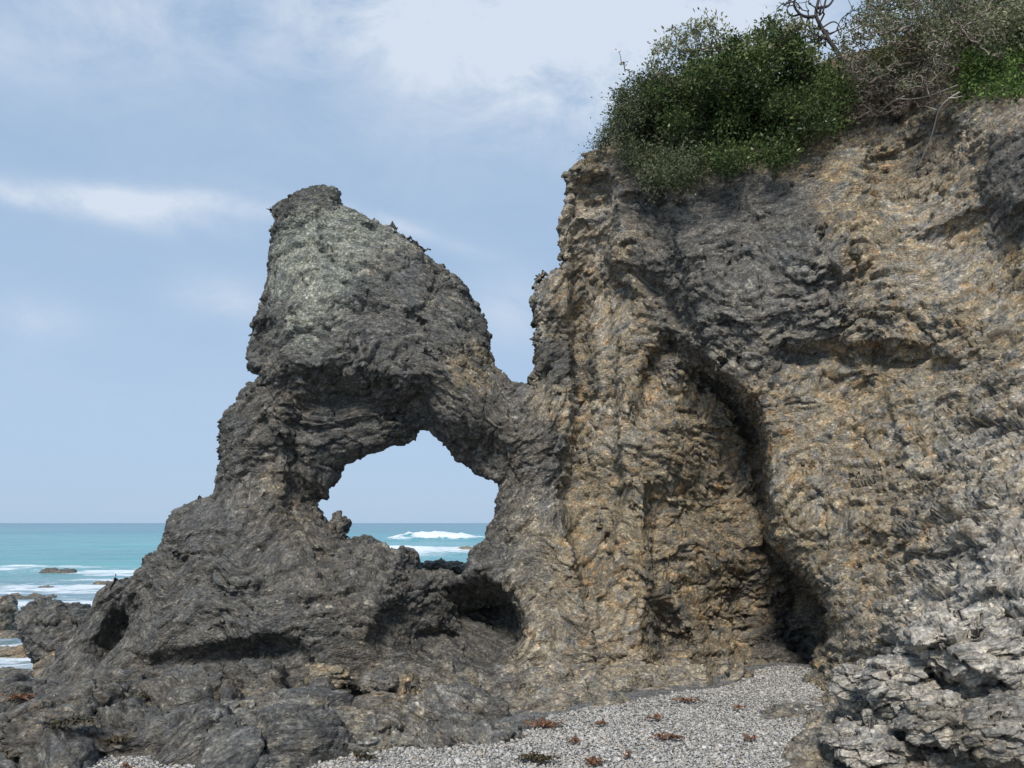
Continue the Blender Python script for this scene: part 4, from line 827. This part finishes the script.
# ================================================================== DRIED KELP on the pebbles
def kelp_mat(name, a, b):
    t = NT(name); return t.out(t.n('ShaderNodeBsdfPrincipled', {'Base Color': t.mix(t.attr('rnd'), a, b), 'Roughness': .4}).outputs[0])
M_KELP = kelp_mat('rust_kelp', (.07, .032, .018), (.24, .115, .055)); M_KELPD = kelp_mat('dark_kelp', (.02, .017, .01), (.09, .065, .025))
def kelp(px, py, w, dpt, n, mat, label, seed, shelf_=False):
    rs = np.random.RandomState(seed); g = ground(px, py, .02); s = g[1] / 776; wx = w * s * .5; wy = dpt * .5
    Vs, Fs, rn, off = [], [], [], 0; trail = [(0, 0)]
    for k in range(n):
        x, y = (0, 0) if k < 2 else trail[rs.randint(len(trail))]; a = rs.uniform(0, 6.28); L = rs.uniform(.4, 1.) * max(.06, wx * .7); m = 9; z = rs.uniform(0, .035)
        pts = []
        for j in range(m):
            x += math.cos(a) * L / m; y += math.sin(a) * L / m * .7; a += rs.normal() * .45
            trail.append((x, y) if abs(x) < wx and abs(y) < wy else (0, 0)); pts.append((x, y, max(.012, .018 + z * math.sin(j / m * 3.1) + rs.uniform(0, .012)), a))
        wd = rs.uniform(.004, .011)
        for j, (x_, y_, z_, a_) in enumerate(pts):
            ww = wd * math.sin((j + .6) / m * 2.9) + .0015; tw = rs.uniform(-.6, .6)
            Vs += [(x_ - math.sin(a_) * ww, y_ + math.cos(a_) * ww, z_ + tw * ww), (x_, y_, z_ + .003), (x_ + math.sin(a_) * ww, y_ - math.cos(a_) * ww, z_ - tw * ww)]
            if j: b = off + j * 3; Fs += [(b - 3, b - 2, b + 1, b), (b - 2, b - 1, b + 2, b + 1)]
        rn += [rs.rand()] * (m * 3); off += m * 3
    hr = ray(px, py)[0] if shelf_ else None
    if hr is not None: g = hr
    zz = float(hr[2]) if hr is not None else float(beach_z(np.array([[g[0]]]), np.array([[g[1]]]))[0, 0])
    o = mesh('dried_kelp', Vs, np.array(Fs), mat, attrs={'rnd': ('FLOAT', 'POINT', rn)}); o.location = (g[0], g[1], zz); tag(o, label, 'seaweed', 'dried kelp scraps on the beach')
for a in [(540, 727, 46, .16, 60, M_KELP, 'rust brown kelp clump at the right end of the flat slab', 1), (543, 760, 36, .16, 90, M_KELPD, 'dark brown kelp heap near the bottom middle of the beach', 2), (575, 744, 22, .22, 22, M_KELP, 'stringy orange kelp just right of the dark heap', 3),
          (590, 763, 40, .10, 30, M_KELP, 'brown kelp scrap at the very bottom right of the dark heap', 4), (600, 727, 26, .07, 18, M_KELP, 'short orange kelp strip above the stringy piece', 5), (655, 722, 22, .08, 20, M_KELP, 'compact red orange kelp scrap in the middle of the pebbles', 6),
          (668, 742, 46, .09, 26, M_KELP, 'long thin orange kelp strand lying on the pebbles', 7), (629, 757, 12, .05, 10, M_KELP, 'tiny orange kelp scrap alone near the bottom edge', 8), (366, 757, 26, .12, 40, M_KELPD, 'olive brown kelp bunch beside the big shelf mound', 9),
          (688, 705, 40, .05, 24, M_KELP, 'thin line of kelp crumbs along the rock edge', 10), (735, 712, 20, .06, 14, M_KELP, 'faint orange kelp scrap nearest the cliff foot', 11), (130, 765, 14, .05, 10, M_KELP, 'lone orange kelp scrap on the pebbles at lower left', 12), (745, 742, 22, .08, 18, M_KELP, 'orange kelp scrap near the pale broken boulders', 13)]:
    kelp(*a)
for a in [(66, 726, 60, .22, 90, M_KELPD, 'brown weed mat on the dark outcrop in the lower left corner', 21), (150, 700, 50, .16, 60, M_KELPD, 'brown weed patch on the rock platform below the long undercut', 22), (20, 700, 50, .2, 60, M_KELP, 'rusty weed on the platform edge at the far left', 23), (118, 745, 40, .12, 50, M_KELPD, 'olive weed beside the lower left pebbles', 24)]:
    kelp(*a, True)
# ================================================================== SKY, SUN, CAMERA
w = bpy.data.worlds.new('World'); SC.world = w; w.use_nodes = True; nt = w.node_tree; nt.nodes.clear()
class WT(NT):
    def __init__(s, tree): s.t = tree
t = WT(nt)
SUN_EL, SUN_AZ = 42, 192        # azimuth clockwise from +Y (north)
sky = t.n('ShaderNodeTexSky', sky_type='NISHITA', sun_disc=False, sun_elevation=R(SUN_EL), sun_rotation=R(SUN_AZ), altitude=0, air_density=1.0, dust_density=1.2, ozone_density=2.5)
dirv = t.n('ShaderNodeTexCoord').outputs['Generated']
sep = t.n('ShaderNodeSeparateXYZ', {0: dirv})
def blob(px, py, wpx, hpx, rot=0.):
    c = Vector(at(px, py, 1.) - np.array([0, 0, EYE])).normalized(); r_ = Vector((0, 0, 1)).cross(c); r_ = -r_.normalized(); u_ = r_.cross(c).normalized()
    if u_.z < 0: u_ = -u_
    ca, sa = math.cos(rot), math.sin(rot); a = (r_ * ca + u_ * sa) * (F / wpx); b = (u_ * ca - r_ * sa) * (F / hpx)
    x = t.n('ShaderNodeVectorMath', {0: t.n('ShaderNodeVectorMath', {0: wv, 1: tuple(c)}, operation='SUBTRACT').outputs[0], 1: tuple(a)}, operation='DOT_PRODUCT').outputs['Value']
    y = t.n('ShaderNodeVectorMath', {0: t.n('ShaderNodeVectorMath', {0: wv, 1: tuple(c)}, operation='SUBTRACT').outputs[0], 1: tuple(b)}, operation='DOT_PRODUCT').outputs['Value']
    r2 = t.math('ADD', t.math('MULTIPLY', x, x), t.math('MULTIPLY', y, y))
    return t.math('POWER', 2.718, t.math('MULTIPLY', r2, -1.))
wn = t.n('ShaderNodeTexNoise', {'Vector': dirv, 'Scale': 3.2, 'Detail': 5., 'Roughness': .55}).outputs['Color']
wv = t.n('ShaderNodeVectorMath', {0: wn, 1: (.5, .5, .5)}, operation='SUBTRACT').outputs[0]
wv = t.n('ShaderNodeVectorMath', {0: wv, 1: (.055, .055, .055)}, operation='MULTIPLY').outputs[0]
wv = t.n('ShaderNodeVectorMath', {0: dirv, 1: wv}, operation='ADD').outputs[0]
parts = [((590, -10, 190, 60, 0), .62), ((600, 60, 130, 60, .1), .36), ((350, -10, 170, 40, -.1), .34), ((30, 40, 110, 40, 0), .30), ((170, 20, 110, 30, 0), .35), ((470, 80, 120, 40, -.2), .25), ((10, 182, 90, 9, -.12), .75), ((110, 197, 90, 11, -.10), .62), ((220, 206, 90, 10, -.03), .55), ((370, 222, 90, 8, -.2), .4),
         ((230, 298, 45, 22, 0), .38), ((25, 312, 45, 20, 0), .30), ((505, 310, 50, 40, 0), .30), ((100, 400, 250, 60, 0), .10), ((850, -60, 400, 120, 0), .6)]
tot = None
for a, g in parts:
    b = t.math('MULTIPLY', blob(*a), g); tot = b if tot is None else t.math('ADD', tot, b)
dn_ = t.noise(t.n('ShaderNodeVectorMath', {0: dirv, 1: (1, 1, 1.8)}, operation='MULTIPLY').outputs[0], 6.5, 9, .66, .4)
tex = t.math('MULTIPLY_ADD', t.math('SUBTRACT', dn_, .5), 4.2, 1., clamp=False)
other = t.math('MULTIPLY', t.math('GREATER_THAN', t.math('MULTIPLY', sep.outputs[1], -1.), 0.), .35)
cm_ = t.math('ADD', t.math('MULTIPLY', tot, tex, clamp=True), .04, clamp=True)
air = t.ramp(sep.outputs[2], [(0, (.425, .57, .76)), (.12, (.405, .555, .765)), (.35, (.355, .505, .71)), (.7, (.27, .42, .64)), (1, (.22, .36, .58))])
air = t.n('ShaderNodeVectorMath', {0: air, 'Scale': 8.}, operation='SCALE').outputs[0]
skyc = t.mix(.92, sky.outputs[0], air)
CLOUD = (5.1, 5.75, 6.7)
fc_ = t.mix(cm_, skyc, CLOUD)
bg = t.n('ShaderNodeBackground', {'Color': fc_, 'Strength': .13})
t.n('ShaderNodeOutputWorld', {0: bg.outputs[0]})
sl = bpy.data.lights.new('sun', 'SUN'); sl.energy = 3.5; sl.angle = R(12); sl.color = (1, .95, .88)
so = bpy.data.objects.new('sun', sl); C.objects.link(so)
sd = Vector((math.sin(R(SUN_AZ)) * math.cos(R(SUN_EL)), math.cos(R(SUN_AZ)) * math.cos(R(SUN_EL)), math.sin(R(SUN_EL))))
so.rotation_euler = sd.to_track_quat('Z', 'Y').to_euler()
cam = bpy.data.cameras.new('camera'); co = bpy.data.objects.new('camera', cam); C.objects.link(co); SC.camera = co
co.location = (0, 0, EYE); co.rotation_euler = (R(90) + PITCH, 0, 0); cam.sensor_width = 36; cam.lens = F / 1024 * 36; cam.clip_start = .05; cam.clip_end = 60000
SC.view_settings.view_transform = 'Standard'; SC.view_settings.look = 'None'; SC.view_settings.gamma = 1; SC.view_settings.exposure = 0
SC.cycles.max_bounces = 5; SC.cycles.use_denoising = True
print('done', round(time.time() - T0, 1))
